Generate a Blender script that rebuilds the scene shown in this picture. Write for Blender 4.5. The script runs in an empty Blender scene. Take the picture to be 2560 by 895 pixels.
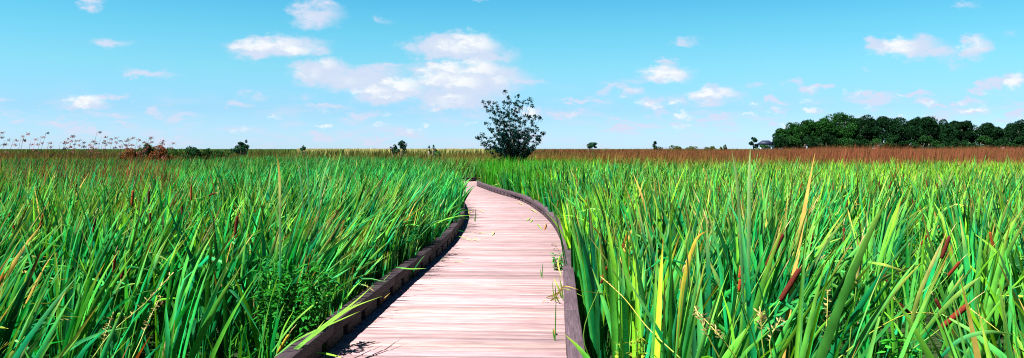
import bpy, math, random
import numpy as np
from mathutils import Vector

random.seed(7)
RNG = np.random.default_rng(11)
S = bpy.context.scene
COL = S.collection
EYE = 1.6          # eye height above the deck (deck top is z = 0)
GZ = -0.4          # marsh ground
FP = 2000.0        # focal length in units of the photograph's pixels
HX, HY = 1280.0, 372.0


def at(x, y, D):
    """point of the place that lies D metres ahead, seen in direction (x, y)"""
    return ((x - HX) / FP * D, D, EYE - (y - HY) / FP * D)


# ------------------------------------------------------------------ objects
def tag(o, label=None, cat=None, group=None, kind=None):
    if label: o['label'] = label
    if cat: o['category'] = cat
    if group: o['group'] = group
    if kind: o['kind'] = kind
    return o


def empty(name, loc, label, cat, group=None):
    o = bpy.data.objects.new(name, None)
    o.empty_display_size = 0.2
    o.location = loc
    COL.objects.link(o)
    return tag(o, label, cat, group)


def link(name, me, mat, parent=None, loc=None):
    if mat and not me.materials:
        me.materials.append(mat)
    o = bpy.data.objects.new(name, me)
    COL.objects.link(o)
    if parent is not None:
        o.parent = parent
        # meshes are built in world coordinates: undo the parent's chain
        p = parent; off = Vector((0, 0, 0))
        while p is not None:
            off += Vector(p.location); p = p.parent
        if loc is None:
            o.location = -off
    if loc is not None:
        o.location = loc
    return o


def mesh_np(name, V, F, C=None, smooth=False):
    """V (n,3); F (m,4) or list of such arrays; C (n,3) colours"""
    me = bpy.data.meshes.new(name)
    V = np.asarray(V, dtype=np.float32).reshape(-1, 3)
    F = np.asarray(F, dtype=np.int32)
    k = F.shape[1]
    me.vertices.add(len(V)); me.vertices.foreach_set('co', V.ravel())
    me.loops.add(F.size); me.loops.foreach_set('vertex_index', F.ravel())
    me.polygons.add(len(F))
    me.polygons.foreach_set('loop_start', np.arange(0, F.size, k, dtype=np.int32))
    me.polygons.foreach_set('loop_total', np.full(len(F), k, dtype=np.int32))
    if smooth:
        me.polygons.foreach_set('use_smooth', np.ones(len(F), dtype=bool))
    if C is not None:
        a = me.color_attributes.new('Col', 'FLOAT_COLOR', 'POINT')
        c4 = np.ones((len(V), 4), dtype=np.float32); c4[:, :3] = C
        a.data.foreach_set('color', c4.ravel())
    me.update(calc_edges=True)
    return me


class MB:
    """collects quads / tubes into one mesh"""
    def __init__(s): s.v = []; s.f = []; s.c = []
    def quad_box(s, P8, col=(1, 1, 1)):
        b = len(s.v); s.v += [tuple(p) for p in P8]; s.c += [col] * 8
        for q in ((0, 3, 2, 1), (4, 5, 6, 7), (0, 1, 5, 4), (1, 2, 6, 5), (2, 3, 7, 6), (3, 0, 4, 7)):
            s.f.append(tuple(b + i for i in q))
    def box(s, x0, x1, y0, y1, z0, z1, col=(1, 1, 1)):
        s.quad_box([(x0, y0, z0), (x1, y0, z0), (x1, y1, z0), (x0, y1, z0),
                    (x0, y0, z1), (x1, y0, z1), (x1, y1, z1), (x0, y1, z1)], col)
    def tube(s, pts, rad, n=8, col=(1, 1, 1), col2=None, cap=True):
        pts = [Vector(p) for p in pts]; b0 = len(s.v); m = len(pts)
        if not hasattr(rad, '__len__'): rad = [rad] * m
        for i, p in enumerate(pts):
            d = (pts[min(i + 1, m - 1)] - pts[max(i - 1, 0)])
            if d.length < 1e-9: d = Vector((0, 0, 1))
            d.normalize()
            a = Vector((0, 1, 0)) if abs(d.y) < 0.9 else Vector((1, 0, 0))
            u = d.cross(a).normalized(); w = d.cross(u)
            for k in range(n):
                t = 2 * math.pi * k / n
                q = p + (u * math.cos(t) + w * math.sin(t)) * rad[i]
                s.v.append(tuple(q))
                if col2 is not None:
                    f = i / (m - 1); s.c.append(tuple(col[j] * (1 - f) + col2[j] * f for j in range(3)))
                else:
                    s.c.append(col)
        for i in range(m - 1):
            for k in range(n):
                a = b0 + i * n + k; c = b0 + i * n + (k + 1) % n
                s.f.append((a, c, c + n, a + n))
        if cap:
            for base, p, r in ((b0, pts[0], 0), (b0 + (m - 1) * n, pts[-1], 1)):
                ci = len(s.v); s.v.append(tuple(p)); s.c.append(s.c[base])
                for k in range(0, n, 2):
                    q = (ci, base + k, base + (k + 1) % n, base + (k + 2) % n)
                    s.f.append(q if r else q[::-1])
    def mesh(s, name, smooth=False, bevel=0):
        return mesh_np(name, s.v, s.f, np.array(s.c), smooth)


def bevel(o, w, seg=2):
    m = o.modifiers.new('bevel', 'BEVEL'); m.width = w; m.segments = seg; m.limit_method = 'ANGLE'
    return o


# ------------------------------------------------------------------ materials
def new_mat(name):
    m = bpy.data.materials.new(name); m.use_nodes = True
    nt = m.node_tree; nt.nodes.clear()
    out = nt.nodes.new('ShaderNodeOutputMaterial')
    return m, nt, out


def N(nt, t, **kw):
    n = nt.nodes.new(t)
    for k, v in kw.items():
        if k == 'ins':
            for i, x in v.items(): n.inputs[i].default_value = x
        else: setattr(n, k, v)
    return n


def leaf_mat(name, trans=0.3, rough=0.45, spec=0.3, tcol=(1.25, 1.25, 0.5), vary=0.25, nscale=9.0):
    m, nt, out = new_mat(name); L = nt.links
    at_ = N(nt, 'ShaderNodeAttribute', attribute_name='Col')
    tc = N(nt, 'ShaderNodeTexCoord')
    no = N(nt, 'ShaderNodeTexNoise', ins={'Scale': nscale, 'Detail': 3.0})
    L.new(tc.outputs['Object'], no.inputs['Vector'])
    mr = N(nt, 'ShaderNodeMapRange', ins={1: 0.3, 2: 0.7, 3: .76 * (1 - vary), 4: .76 * (1 + vary)})
    L.new(no.outputs['Fac'], mr.inputs[0])
    vm = N(nt, 'ShaderNodeVectorMath', operation='SCALE')
    L.new(at_.outputs['Color'], vm.inputs[0]); L.new(mr.outputs[0], vm.inputs['Scale'])
    p = N(nt, 'ShaderNodeBsdfPrincipled', ins={'Roughness': rough, 'Specular IOR Level': spec})
    L.new(vm.outputs[0], p.inputs['Base Color'])
    t = N(nt, 'ShaderNodeBsdfTranslucent')
    tm = N(nt, 'ShaderNodeVectorMath', operation='MULTIPLY'); tm.inputs[1].default_value = tcol
    L.new(vm.outputs[0], tm.inputs[0]); L.new(tm.outputs[0], t.inputs['Color'])
    mx = N(nt, 'ShaderNodeMixShader', ins={0: trans})
    L.new(p.outputs[0], mx.inputs[1]); L.new(t.outputs[0], mx.inputs[2]); L.new(mx.outputs[0], out.inputs[0])
    return m


def attr_mat(name, rough=0.7, spec=0.2, vary=0.2, nscale=12.0, bump=0.0, stretch=(1, 1, 1)):
    m, nt, out = new_mat(name); L = nt.links
    at_ = N(nt, 'ShaderNodeAttribute', attribute_name='Col')
    tc = N(nt, 'ShaderNodeTexCoord')
    mp = N(nt, 'ShaderNodeMapping'); mp.inputs['Scale'].default_value = stretch
    L.new(tc.outputs['Object'], mp.inputs['Vector'])
    no = N(nt, 'ShaderNodeTexNoise', ins={'Scale': nscale, 'Detail': 5.0, 'Roughness': 0.65})
    L.new(mp.outputs[0], no.inputs['Vector'])
    mr = N(nt, 'ShaderNodeMapRange', ins={1: 0.3, 2: 0.7, 3: .76 * (1 - vary), 4: .76 * (1 + vary)})
    L.new(no.outputs['Fac'], mr.inputs[0])
    vm = N(nt, 'ShaderNodeVectorMath', operation='SCALE')
    L.new(at_.outputs['Color'], vm.inputs[0]); L.new(mr.outputs[0], vm.inputs['Scale'])
    p = N(nt, 'ShaderNodeBsdfPrincipled', ins={'Roughness': rough, 'Specular IOR Level': spec})
    L.new(vm.outputs[0], p.inputs['Base Color'])
    if bump:
        b = N(nt, 'ShaderNodeBump', ins={'Strength': bump, 'Distance': 0.01})
        L.new(no.outputs['Fac'], b.inputs['Height']); L.new(b.outputs[0], p.inputs['Normal'])
    L.new(p.outputs[0], out.inputs[0])
    return m


def wood_mat(name, ca, cb, cdark, seam=0.35):
    """weathered boards; UV.x runs along the grain (m), UV.y across it (m); 'Col' holds the board's own tone"""
    m, nt, out = new_mat(name); L = nt.links
    uv = N(nt, 'ShaderNodeUVMap', uv_map='UVMap')
    at_ = N(nt, 'ShaderNodeAttribute', attribute_name='Col')
    mp = N(nt, 'ShaderNodeMapping'); mp.inputs['Scale'].default_value = (1.3, 38, 1)
    L.new(uv.outputs[0], mp.inputs['Vector'])
    g = N(nt, 'ShaderNodeTexNoise', ins={'Scale': 2.2, 'Detail': 8.0, 'Roughness': 0.7, 'Distortion': 0.4})
    L.new(mp.outputs[0], g.inputs['Vector'])
    r = N(nt, 'ShaderNodeValToRGB'); e = r.color_ramp.elements
    e[0].position = 0.30; e[0].color = (*cdark, 1); e[1].position = 0.66; e[1].color = (*cb, 1)
    x = e.new(0.48); x.color = (*ca, 1)
    L.new(g.outputs['Fac'], r.inputs['Fac'])
    # broad stains
    mp2 = N(nt, 'ShaderNodeMapping'); mp2.inputs['Scale'].default_value = (1.0, 6.0, 1)
    L.new(uv.outputs[0], mp2.inputs['Vector'])
    g2 = N(nt, 'ShaderNodeTexNoise', ins={'Scale': 1.7, 'Detail': 5.0, 'Roughness': 0.6})
    L.new(mp2.outputs[0], g2.inputs['Vector'])
    mr = N(nt, 'ShaderNodeMapRange', ins={1: 0.35, 2: 0.65, 3: 0.47, 4: 0.74})
    L.new(g2.outputs['Fac'], mr.inputs[0])
    # thin dark checks in the wood
    mp3 = N(nt, 'ShaderNodeMapping'); mp3.inputs['Scale'].default_value = (2.6, 90, 1)
    L.new(uv.outputs[0], mp3.inputs['Vector'])
    g3 = N(nt, 'ShaderNodeTexNoise', ins={'Scale': 1.6, 'Detail': 2.0, 'Roughness': 0.5})
    L.new(mp3.outputs[0], g3.inputs['Vector'])
    mr3 = N(nt, 'ShaderNodeMapRange', ins={1: 0.27, 2: 0.35, 3: seam, 4: 1.0})
    L.new(g3.outputs['Fac'], mr3.inputs[0])
    mul = N(nt, 'ShaderNodeMath', operation='MULTIPLY')
    L.new(mr.outputs[0], mul.inputs[0]); L.new(mr3.outputs[0], mul.inputs[1])
    v1 = N(nt, 'ShaderNodeVectorMath', operation='SCALE')
    L.new(r.outputs[0], v1.inputs[0]); L.new(mul.outputs[0], v1.inputs['Scale'])
    v2 = N(nt, 'ShaderNodeVectorMath', operation='MULTIPLY')
    L.new(v1.outputs[0], v2.inputs[0]); L.new(at_.outputs['Color'], v2.inputs[1])
    p = N(nt, 'ShaderNodeBsdfPrincipled', ins={'Roughness': 0.75, 'Specular IOR Level': 0.2})
    L.new(v2.outputs[0], p.inputs['Base Color'])
    b = N(nt, 'ShaderNodeBump', ins={'Strength': 0.5, 'Distance': 0.004})
    L.new(g.outputs['Fac'], b.inputs['Height']); L.new(b.outputs[0], p.inputs['Normal'])
    L.new(p.outputs[0], out.inputs[0])
    return m


M_CAT = leaf_mat('cattail_leaf_material', trans=0.24, rough=0.5, spec=0.05)
M_FINE = leaf_mat('fine_grass_material', trans=0.28, rough=0.6, spec=0.04)
M_DRY = leaf_mat('dry_sedge_material', trans=0.2, rough=0.8, spec=0.1, tcol=(1.1, 1.0, 0.8), nscale=2.0)
M_TREE = leaf_mat('tree_foliage_material', trans=0.15, rough=0.7, spec=0.05, nscale=1.2, vary=0.3)
M_DEAD = leaf_mat('dead_leaf_material', trans=0.2, rough=0.7, spec=0.15, tcol=(1.1, 1.0, 0.7))
M_HEAD = attr_mat('seed_head_material', rough=0.95, spec=0.05, vary=0.3, nscale=160.0, bump=0.6)
M_STALK = attr_mat('stalk_material', rough=0.5, spec=0.3, vary=0.15, nscale=20)
M_BARK = attr_mat('bark_material', rough=0.85, vary=0.3, nscale=9, bump=0.5, stretch=(1, 1, 0.3))
M_DECK = wood_mat('bleached_plank_material', seam=.5, *( (0.40, 0.268, 0.278), (0.50, 0.375, 0.385), (0.24, 0.135, 0.145)))
M_KERB = wood_mat('kerb_timber_material', (0.075, 0.050, 0.064), (0.12, 0.084, 0.104), (0.028, 0.018, 0.025))
M_ROOF = attr_mat('pavilion_roof_material', rough=0.6)
M_WHITE = attr_mat('white_paint_material', rough=0.5, vary=0.05)

# ------------------------------------------------------------------ sun + sky
SUN_EL = math.radians(61)
SUN_AZ = math.radians(-26)   # from the left (-x) towards the far side (+y)
SUN_DIR = Vector((-math.cos(SUN_EL) * math.cos(SUN_AZ), math.cos(SUN_EL) * math.sin(SUN_AZ), math.sin(SUN_EL)))
sl = bpy.data.lights.new('sun', 'SUN'); sl.energy = 5.0; sl.angle = math.radians(0.53); sl.color = (1.0, 0.955, 0.88)
so = bpy.data.objects.new('sun', sl); COL.objects.link(so)
so.rotation_euler = SUN_DIR.to_track_quat('Z', 'Y').to_euler(); so.location = SUN_DIR * 60


def build_world():
    w = bpy.data.worlds.new('World'); S.world = w; w.use_nodes = True
    nt = w.node_tree; nt.nodes.clear(); L = nt.links
    out = N(nt, 'ShaderNodeOutputWorld'); bg = N(nt, 'ShaderNodeBackground'); L.new(bg.outputs[0], out.inputs[0])
    bg.inputs['Strength'].default_value = SKY_STR
    sky = N(nt, 'ShaderNodeTexSky', sky_type='NISHITA'); sky.sun_disc = False
    sky.sun_elevation = SUN_EL; sky.sun_rotation = math.atan2(SUN_DIR.x, SUN_DIR.y)
    sky.altitude = 0; sky.air_density = 1.3; sky.dust_density = 0.15; sky.ozone_density = 1.0
    tint = N(nt, 'ShaderNodeVectorMath', operation='MULTIPLY'); tint.inputs[1].default_value = SKY_TINT
    tc0 = N(nt, 'ShaderNodeTexCoord'); s0 = N(nt, 'ShaderNodeSeparateXYZ'); L.new(tc0.outputs['Generated'], s0.inputs[0])
    # the film's cyan cast, by height above the horizon; zenith darkened to cut ambient
    er = N(nt, 'ShaderNodeMapRange', ins={1: 0.0, 2: 0.40, 3: 0.0, 4: 1.0}); L.new(s0.outputs['Z'], er.inputs[0])
    cr = N(nt, 'ShaderNodeValToRGB'); E = cr.color_ramp.elements
    stops = [(0.0, (.68, .85, 1.78)), (.12, (.52, .71, 1.30)), (.25, (.50, .80, 1.08)), (.36, (.40, .81, 1.03)), (.46, (.29, .77, 1.0)), (.58, (.16, .46, .66)), (1.0, (.06, .20, .40))]
    E[0].position = 0; E[1].position = 1
    for p_, c_ in stops[1:-1]: E.new(p_)
    for e_, (p_, c_) in zip(E, stops): e_.color = (*[v_ / 2 for v_ in c_], 1)
    L.new(er.outputs[0], cr.inputs['Fac'])
    t2 = N(nt, 'ShaderNodeVectorMath', operation='MULTIPLY'); L.new(sky.outputs[0], t2.inputs[0]); L.new(cr.outputs[0], t2.inputs[1])
    L.new(t2.outputs[0], tint.inputs[0])
    # clouds live in direction space: u = x/|y|, v = z/|y| (world axes), in units of 1/2000
    tc = N(nt, 'ShaderNodeTexCoord'); sx = N(nt, 'ShaderNodeSeparateXYZ'); L.new(tc.outputs['Generated'], sx.inputs[0])
    ab = N(nt, 'ShaderNodeMath', operation='ABSOLUTE'); L.new(sx.outputs['Y'], ab.inputs[0])
    mxx = N(nt, 'ShaderNodeMath', operation='MAXIMUM'); L.new(ab.outputs[0], mxx.inputs[0]); mxx.inputs[1].default_value = 0.05
    du = N(nt, 'ShaderNodeMath', operation='DIVIDE'); L.new(sx.outputs['X'], du.inputs[0]); L.new(mxx.outputs[0], du.inputs[1])
    dv = N(nt, 'ShaderNodeMath', operation='DIVIDE'); L.new(sx.outputs['Z'], dv.inputs[0]); L.new(mxx.outputs[0], dv.inputs[1])
    cb = N(nt, 'ShaderNodeCombineXYZ'); L.new(du.outputs[0], cb.inputs[0]); L.new(dv.outputs[0], cb.inputs[1])
    P = N(nt, 'ShaderNodeVectorMath', operation='SCALE'); P.inputs['Scale'].default_value = 10.0   # 1 unit = 200 px
    L.new(cb.outputs[0], P.inputs[0])

    def warp(scale, amp, detail, rough=0.6, stretch=(1, 1.9, 1)):
        mp = N(nt, 'ShaderNodeMapping'); mp.inputs['Scale'].default_value = stretch
        L.new(P.outputs[0], mp.inputs['Vector'])
        n = N(nt, 'ShaderNodeTexNoise', ins={'Scale': scale, 'Detail': detail, 'Roughness': rough})
        L.new(mp.outputs[0], n.inputs['Vector'])
        s1 = N(nt, 'ShaderNodeVectorMath', operation='SUBTRACT'); s1.inputs[1].default_value = (0.5, 0.5, 0.5)
        L.new(n.outputs['Color'], s1.inputs[0])
        s2 = N(nt, 'ShaderNodeVectorMath', operation='MULTIPLY'); s2.inputs[1].default_value = (amp, amp * 0.55, 0)
        L.new(s1.outputs[0], s2.inputs[0])
        a = N(nt, 'ShaderNodeVectorMath', operation='ADD'); L.new(P.outputs[0], a.inputs[0]); L.new(s2.outputs[0], a.inputs[1])
        return a, n

    def blobs(lst, src):
        acc = None
        for (px, py, rx, ry, w_) in lst:
            cx, cy = (px - HX) / 200.0, (HY - py) / 200.0
            sx_, sy_ = 200.0 / rx, 200.0 / ry
            q = N(nt, 'ShaderNodeVectorMath', operation='MULTIPLY_ADD')
            q.inputs[1].default_value = (sx_, sy_, 0); q.inputs[2].default_value = (-cx * sx_, -cy * sy_, 0)
            L.new(src.outputs[0], q.inputs[0])
            ln = N(nt, 'ShaderNodeVectorMath', operation='LENGTH'); L.new(q.outputs[0], ln.inputs[0])
            m = N(nt, 'ShaderNodeMapRange', ins={1: 1.45, 2: 0.0, 3: 0.0, 4: w_})
            L.new(ln.outputs['Value'], m.inputs[0])
            if acc is None: acc = m
            else:
                a = N(nt, 'ShaderNodeMath', operation='MAXIMUM'); L.new(acc.outputs[0], a.inputs[0]); L.new(m.outputs[0], a.inputs[1]); acc = a
        return acc

    w1, n1 = warp(2.6, 0.80, 7.0, 0.62)
    w2, n2 = warp(4.2, 0.60, 8.0, 0.66)
    soft = blobs(SOFT, w1)
    white = blobs(WHITE, w2)

    def shape(b, n, k, lo, hi):
        a = N(nt, 'ShaderNodeMath', operation='MULTIPLY_ADD'); a.inputs[1].default_value = k; a.inputs[2].default_value = -k * 0.5
        L.new(n.outputs['Fac'], a.inputs[0])
        s = N(nt, 'ShaderNodeMath', operation='MULTIPLY_ADD'); L.new(b.outputs[0], s.inputs[0]); L.new(a.outputs[0], s.inputs[1]); L.new(b.outputs[0], s.inputs[2])
        m = N(nt, 'ShaderNodeMapRange', interpolation_type='SMOOTHSTEP', ins={1: lo, 2: hi, 3: 0.0, 4: 1.0})
        L.new(s.outputs[0], m.inputs[0]); return m
    ds = shape(soft, n1, 2.6, 0.06, 0.55)
    dw = shape(white, n2, 3.0, 0.10, 0.95)
    # a little diffuse veil low in the sky everywhere
    mpv = N(nt, 'ShaderNodeMapping'); mpv.inputs['Scale'].default_value = (0.9, 4.2, 1); L.new(P.outputs[0], mpv.inputs['Vector'])
    nv = N(nt, 'ShaderNodeTexNoise', ins={'Scale': 1.7, 'Detail': 6.0, 'Roughness': 0.6}); L.new(mpv.outputs[0], nv.inputs['Vector'])
    mv = N(nt, 'ShaderNodeMapRange', interpolation_type='SMOOTHSTEP', ins={1: 0.46, 2: 0.70, 3: 0.0, 4: 0.75}); L.new(nv.outputs['Fac'], mv.inputs[0])
    me_ = N(nt, 'ShaderNodeMapRange', interpolation_type='SMOOTHSTEP', ins={1: 0.095, 2: 0.02, 3: 0.0, 4: 1.0}); L.new(dv.outputs[0], me_.inputs[0])
    mvv = N(nt, 'ShaderNodeMath', operation='MULTIPLY'); L.new(mv.outputs[0], mvv.inputs[0]); L.new(me_.outputs[0], mvv.inputs[1])
    dmax = N(nt, 'ShaderNodeMath', operation='MAXIMUM'); L.new(ds.outputs[0], dmax.inputs[0]); L.new(mvv.outputs[0], dmax.inputs[1])
    da = N(nt, 'ShaderNodeMath', operation='MULTIPLY'); L.new(dmax.outputs[0], da.inputs[0]); da.inputs[1].default_value = 0.92
    m1 = N(nt, 'ShaderNodeMix', data_type='RGBA'); L.new(da.outputs[0], m1.inputs[0]); L.new(tint.outputs[0], m1.inputs[6]); m1.inputs[7].default_value = (*CLOUD_GREY, 1)
    m2 = N(nt, 'ShaderNodeMix', data_type='RGBA'); L.new(dw.outputs[0], m2.inputs[0]); L.new(m1.outputs[2], m2.inputs[6]); m2.inputs[7].default_value = (*CLOUD_WHITE, 1)
    L.new(m2.outputs[2], bg.inputs['Color'])


SKY_STR = 0.052
SKY_TINT = (1.09, 1.51, 1.47)
CLOUD_GREY = (3.45, 3.85, 4.75)
CLOUD_WHITE = (4.75, 4.95, 5.05)
SOFT = [  # px, py, rx, ry, weight : grey-lilac cloud masses
    (230, 6, 42, 12, .5), (285, 108, 52, 14, .42), (378, 184, 74, 13, .5), (345, 190, 34, 9, .55), (785, 36, 66, 32, .75), (820, 18, 24, 14, .55), (960, 45, 32, 11, .25),
    (700, 120, 118, 26, .8), (790, 128, 50, 16, .6), (210, 262, 62, 17, .75), (285, 292, 74, 14, .45), (100, 262, 22, 6, .3), (20, 282, 40, 10, .35), (450, 292, 66, 14, .5), (600, 264, 44, 12, .5), (598, 238, 24, 13, .38), (645, 238, 32, 12, .38), (180, 290, 40, 8, .3),
    (800, 180, 76, 34, .85), (890, 195, 120, 30, .85), (960, 172, 70, 16, .55), (815, 214, 50, 10, .4), (940, 208, 72, 22, .7), (765, 242, 26, 12, .35), (790, 272, 32, 8, .35),
    (1140, 122, 115, 34, .9), (1225, 140, 70, 22, .7), (1095, 170, 50, 18, .6), (1170, 200, 150, 46, .95), (1290, 208, 60, 16, .7), (1340, 202, 40, 12, .45), (980, 232, 100, 26, .9), (1110, 240, 160, 26, .7), (1140, 256, 110, 18, .7), (1180, 282, 80, 14, .4),
    (1190, 292, 60, 12, .35), (890, 300, 46, 14, .35), (1325, 280, 42, 18, .6),
    (1710, 106, 36, 11, .5), (1680, 158, 34, 14, .45), (1665, 188, 70, 22, .75), (1600, 204, 60, 12, .3), (1510, 220, 40, 16, .5), (1460, 240, 30, 9, .4), (1580, 228, 30, 13, .6), (1785, 238, 72, 18, .75), (1890, 212, 40, 12, .45), (1985, 210, 34, 14, .5), (2028, 228, 24, 10, .6),
    (1630, 258, 44, 14, .6), (1690, 252, 26, 11, .6), (1645, 276, 40, 9, .5), (1700, 288, 28, 8, .4), (1940, 270, 28, 9, .55), (2030, 278, 26, 9, .6), (1830, 292, 30, 6, .35), (1697, 313, 26, 8, .55), (1760, 312, 28, 7, .4), (1652, 336, 12, 5, .4),
    (2270, 122, 80, 28, .85), (2200, 100, 34, 10, .5), (2350, 132, 60, 20, .6), (2438, 117, 44, 26, .8), (2380, 160, 60, 12, .3), (2170, 182, 32, 8, .25), (2530, 208, 50, 18, .7), (2500, 215, 40, 10, .5), (2168, 268, 22, 11, .5), (2316, 258, 28, 12, .6), (2400, 260, 22, 9, .5), (2436, 278, 46, 9, .6), (2545, 256, 36, 10, .4), (2220, 276, 14, 8, .3),
    (2420, 10, 30, 10, .3), (2530, 90, 30, 12, .25), (1190, 2, 50, 6, .3), (2290, 250, 60, 16, .2), (1400, 270, 60, 12, .25),
]
_r = random.Random(5)
for _ in range(34):
    SOFT.append((_r.uniform(1380, 2560), _r.uniform(215, 345), _r.uniform(18, 60), _r.uniform(6, 13), _r.uniform(.45, .8)))
for _ in range(22):
    SOFT.append((_r.uniform(0, 1380), _r.uniform(235, 350), _r.uniform(20, 70), _r.uniform(5, 12), _r.uniform(.4, .75)))
WHITE = [  # sunlit crowns of the clouds
    (680, 112, 64, 19, .8), (640, 120, 42, 13, .75), (740, 122, 44, 13, .7), (818, 158, 24, 12, .55), (776, 180, 28, 16, .5), (880, 200, 60, 12, .3),
    (214, 253, 34, 12, .95), (1186, 106, 42, 23, 1.0), (1125, 118, 52, 14, .65),
    (1120, 168, 30, 14, .9), (1190, 172, 56, 16, .75), (1085, 190, 36, 16, .9), (1150, 206, 46, 15, .85), (1005, 214, 40, 15, 1.0), (935, 228, 34, 13, .8), (980, 243, 52, 7, .55), (1130, 246, 36, 12, .6), (1105, 262, 30, 9, .5), (1240, 200, 50, 14, .45),
    (1322, 280, 22, 12, .9), (812, 313, 17, 7, .85), (948, 312, 22, 5, .5), (1062, 312, 16, 6, .6), (785, 40, 28, 10, .25),
    (1668, 183, 46, 16, 1.0), (1785, 236, 42, 12, .95), (1620, 256, 26, 8, .6), (1688, 252, 16, 8, .6), (1580, 227, 16, 8, .55), (2028, 226, 13, 7, .65), (1700, 313, 18, 6, .5), (1940, 269, 18, 5, .5), (2030, 278, 17, 6, .65),
    (2248, 118, 36, 20, .8), (2225, 132, 36, 10, .5), (2440, 113, 26, 16, .55), (2537, 203, 20, 13, 1.0), (2316, 256, 18, 7, .8), (2440, 278, 30, 6, .75), (2400, 258, 12, 5, .5), (2168, 266, 12, 6, .4),
]
WHITE = [(a, b, c * 1.3, d * 1.25, min(1.0, e * 1.15)) for a, b, c, d, e in WHITE]
for _ in range(24):
    WHITE.append((_r.uniform(1360, 2560), _r.uniform(225, 330), _r.uniform(12, 24), _r.uniform(5, 8), _r.uniform(.45, .8)))
for _ in range(8):
    WHITE.append((_r.uniform(500, 1300), _r.uniform(270, 335), _r.uniform(12, 30), _r.uniform(4, 7), _r.uniform(.4, .65)))
build_world()

# ------------------------------------------------------------------ the path's centre line
CTRL = [(-6, -1.0), (-2, -0.80), (1, -0.72), (3.2, -0.65), (6.1, -0.52), (9.7, -0.31), (12, -0.16), (14, -0.09), (17, -0.10), (20.5, -0.27), (24.6, -0.68), (28.3, -1.43), (32, -2.08), (34.6, -2.45), (36.6, -2.45), (38.2, -1.95), (39.2, -0.9), (39.9, 0.6), (40.6, 2.6), (41.6, 5.0), (43, 8)]


def catmull(P, n=12):
    P = [np.array(p, float) for p in P]; P = [2 * P[0] - P[1]] + P + [2 * P[-1] - P[-2]]; o = []
    for i in range(1, len(P) - 2):
        a, b, c, d = P[i - 1:i + 3]
        for k in range(n):
            t = k / n
            o.append(.5 * ((2 * b) + (-a + c) * t + (2 * a - 5 * b + 4 * c - d) * t * t + (-a + 3 * b - 3 * c + d) * t ** 3))
    o.append(P[-2]); return np.array(o)


cl = catmull([(x, d) for d, x in CTRL])
seg = np.r_[0, np.cumsum(np.linalg.norm(np.diff(cl, axis=0), axis=1))]
LEN = seg[-1]


def cpt(s):
    x = np.interp(s, seg, cl[:, 0]); y = np.interp(s, seg, cl[:, 1])
    e = 0.35
    tx = np.interp(s + e, seg, cl[:, 0]) - np.interp(s - e, seg, cl[:, 0]); ty = np.interp(s + e, seg, cl[:, 1]) - np.interp(s - e, seg, cl[:, 1])
    l = math.hypot(tx, ty)
    return np.array((x, y)), np.array((tx / l, ty / l))


CLS = np.array([cpt(s)[0] for s in np.arange(0, LEN, 0.25)])


def path_dist(x, y):
    x = np.asarray(x); y = np.asarray(y); d = np.full(x.shape, 1e9)
    m = (y < 46) & (np.abs(x) < 14)
    if m.any():
        X = x[m]; Y = y[m]; best = np.full(X.shape, 1e9)
        for i in range(0, len(CLS)):
            best = np.minimum(best, (X - CLS[i, 0]) ** 2 + (Y - CLS[i, 1]) ** 2)
        d[m] = np.sqrt(best)
    return d


# ------------------------------------------------------------------ boardwalk
def set_uv(me, uv):
    l = me.uv_layers.new(name='UVMap'); l.data.foreach_set('uv', np.asarray(uv, dtype=np.float32).ravel())


def board(mb, uvs, c, t, L_, w, z0, z1, col, off):
    """board centred at c, running along the unit vector t; length L_, width w"""
    n = np.array((-t[1], t[0])); a = t * L_ / 2; b = n * w / 2
    P = [c - a - b, c + a - b, c + a + b, c - a + b]
    mb.quad_box([(*p, z0) for p in P] + [(*p, z1) for p in P], col)
    h = z1 - z0
    o1, o2 = off
    q = lambda *k: [(o1 + u, o2 + v) for u, v in k]
    uvs += q((0, 0), (0, w), (L_, w), (L_, 0)) + q((0, 0), (L_, 0), (L_, w), (0, w)) + q((0, 0), (L_, 0), (L_, h), (0, h)) + \
        q((0, 0), (w, 0), (w, h), (0, h)) + q((0, 0), (L_, 0), (L_, h), (0, h)) + q((0, 0), (w, 0), (w, h), (0, h))


walk = empty('boardwalk', (-0.5, 6, 0), 'weathered pale plank boardwalk with low timber kerbs curving away through the marsh', 'boardwalk')
HALF = 0.92
mb = MB(); uvs = []; s = 0.1
while s < LEN - 0.1:
    w = 0.138 + random.uniform(-.004, .004)
    c, t = cpt(s + w / 2); nrm = np.array((-t[1], t[0]))
    k = random.uniform(0.74, 1.13); r_ = random.random()
    if r_ < 0.12: k *= 0.80
    tone = (k, k * random.uniform(.95, 1.02), k * random.uniform(.95, 1.03))
    dz = random.uniform(-.003, .003)
    a = random.uniform(-.004, .004); tt = np.array((nrm[0] * math.cos(a) - nrm[1] * math.sin(a), nrm[0] * math.sin(a) + nrm[1] * math.cos(a)))
    # the planks narrow on the inside of a bend: keep a constant gap at the middle
    board(mb, uvs, c + nrm * random.uniform(-.012, .012), tt, 2 * HALF + 0.30, w, -0.038 + dz, dz, tone, (random.uniform(0, 90), random.uniform(0, 90)))
    s += w + random.choice((.007, .008, .010, .015))
me = mb.mesh('deck'); set_uv(me, uvs)
deck = bevel(link('deck', me, M_DECK, walk), 0.003, 1)


def edge_pt(s, side):
    c, t = cpt(s); return c + np.array((-t[1], t[0])) * side * (HALF + 0.07)


def timber(name, a, b, w, z0, z1, ext=0.0, tone=1.0, bev=0.008):
    d = b - a; L_ = np.linalg.norm(d); t = d / L_
    m_ = MB(); u_ = []
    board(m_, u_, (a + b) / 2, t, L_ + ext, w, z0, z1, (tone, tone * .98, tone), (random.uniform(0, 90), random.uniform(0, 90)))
    me = m_.mesh(name); set_uv(me, u_)
    return bevel(link(name, me, M_KERB, walk), bev)


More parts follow.
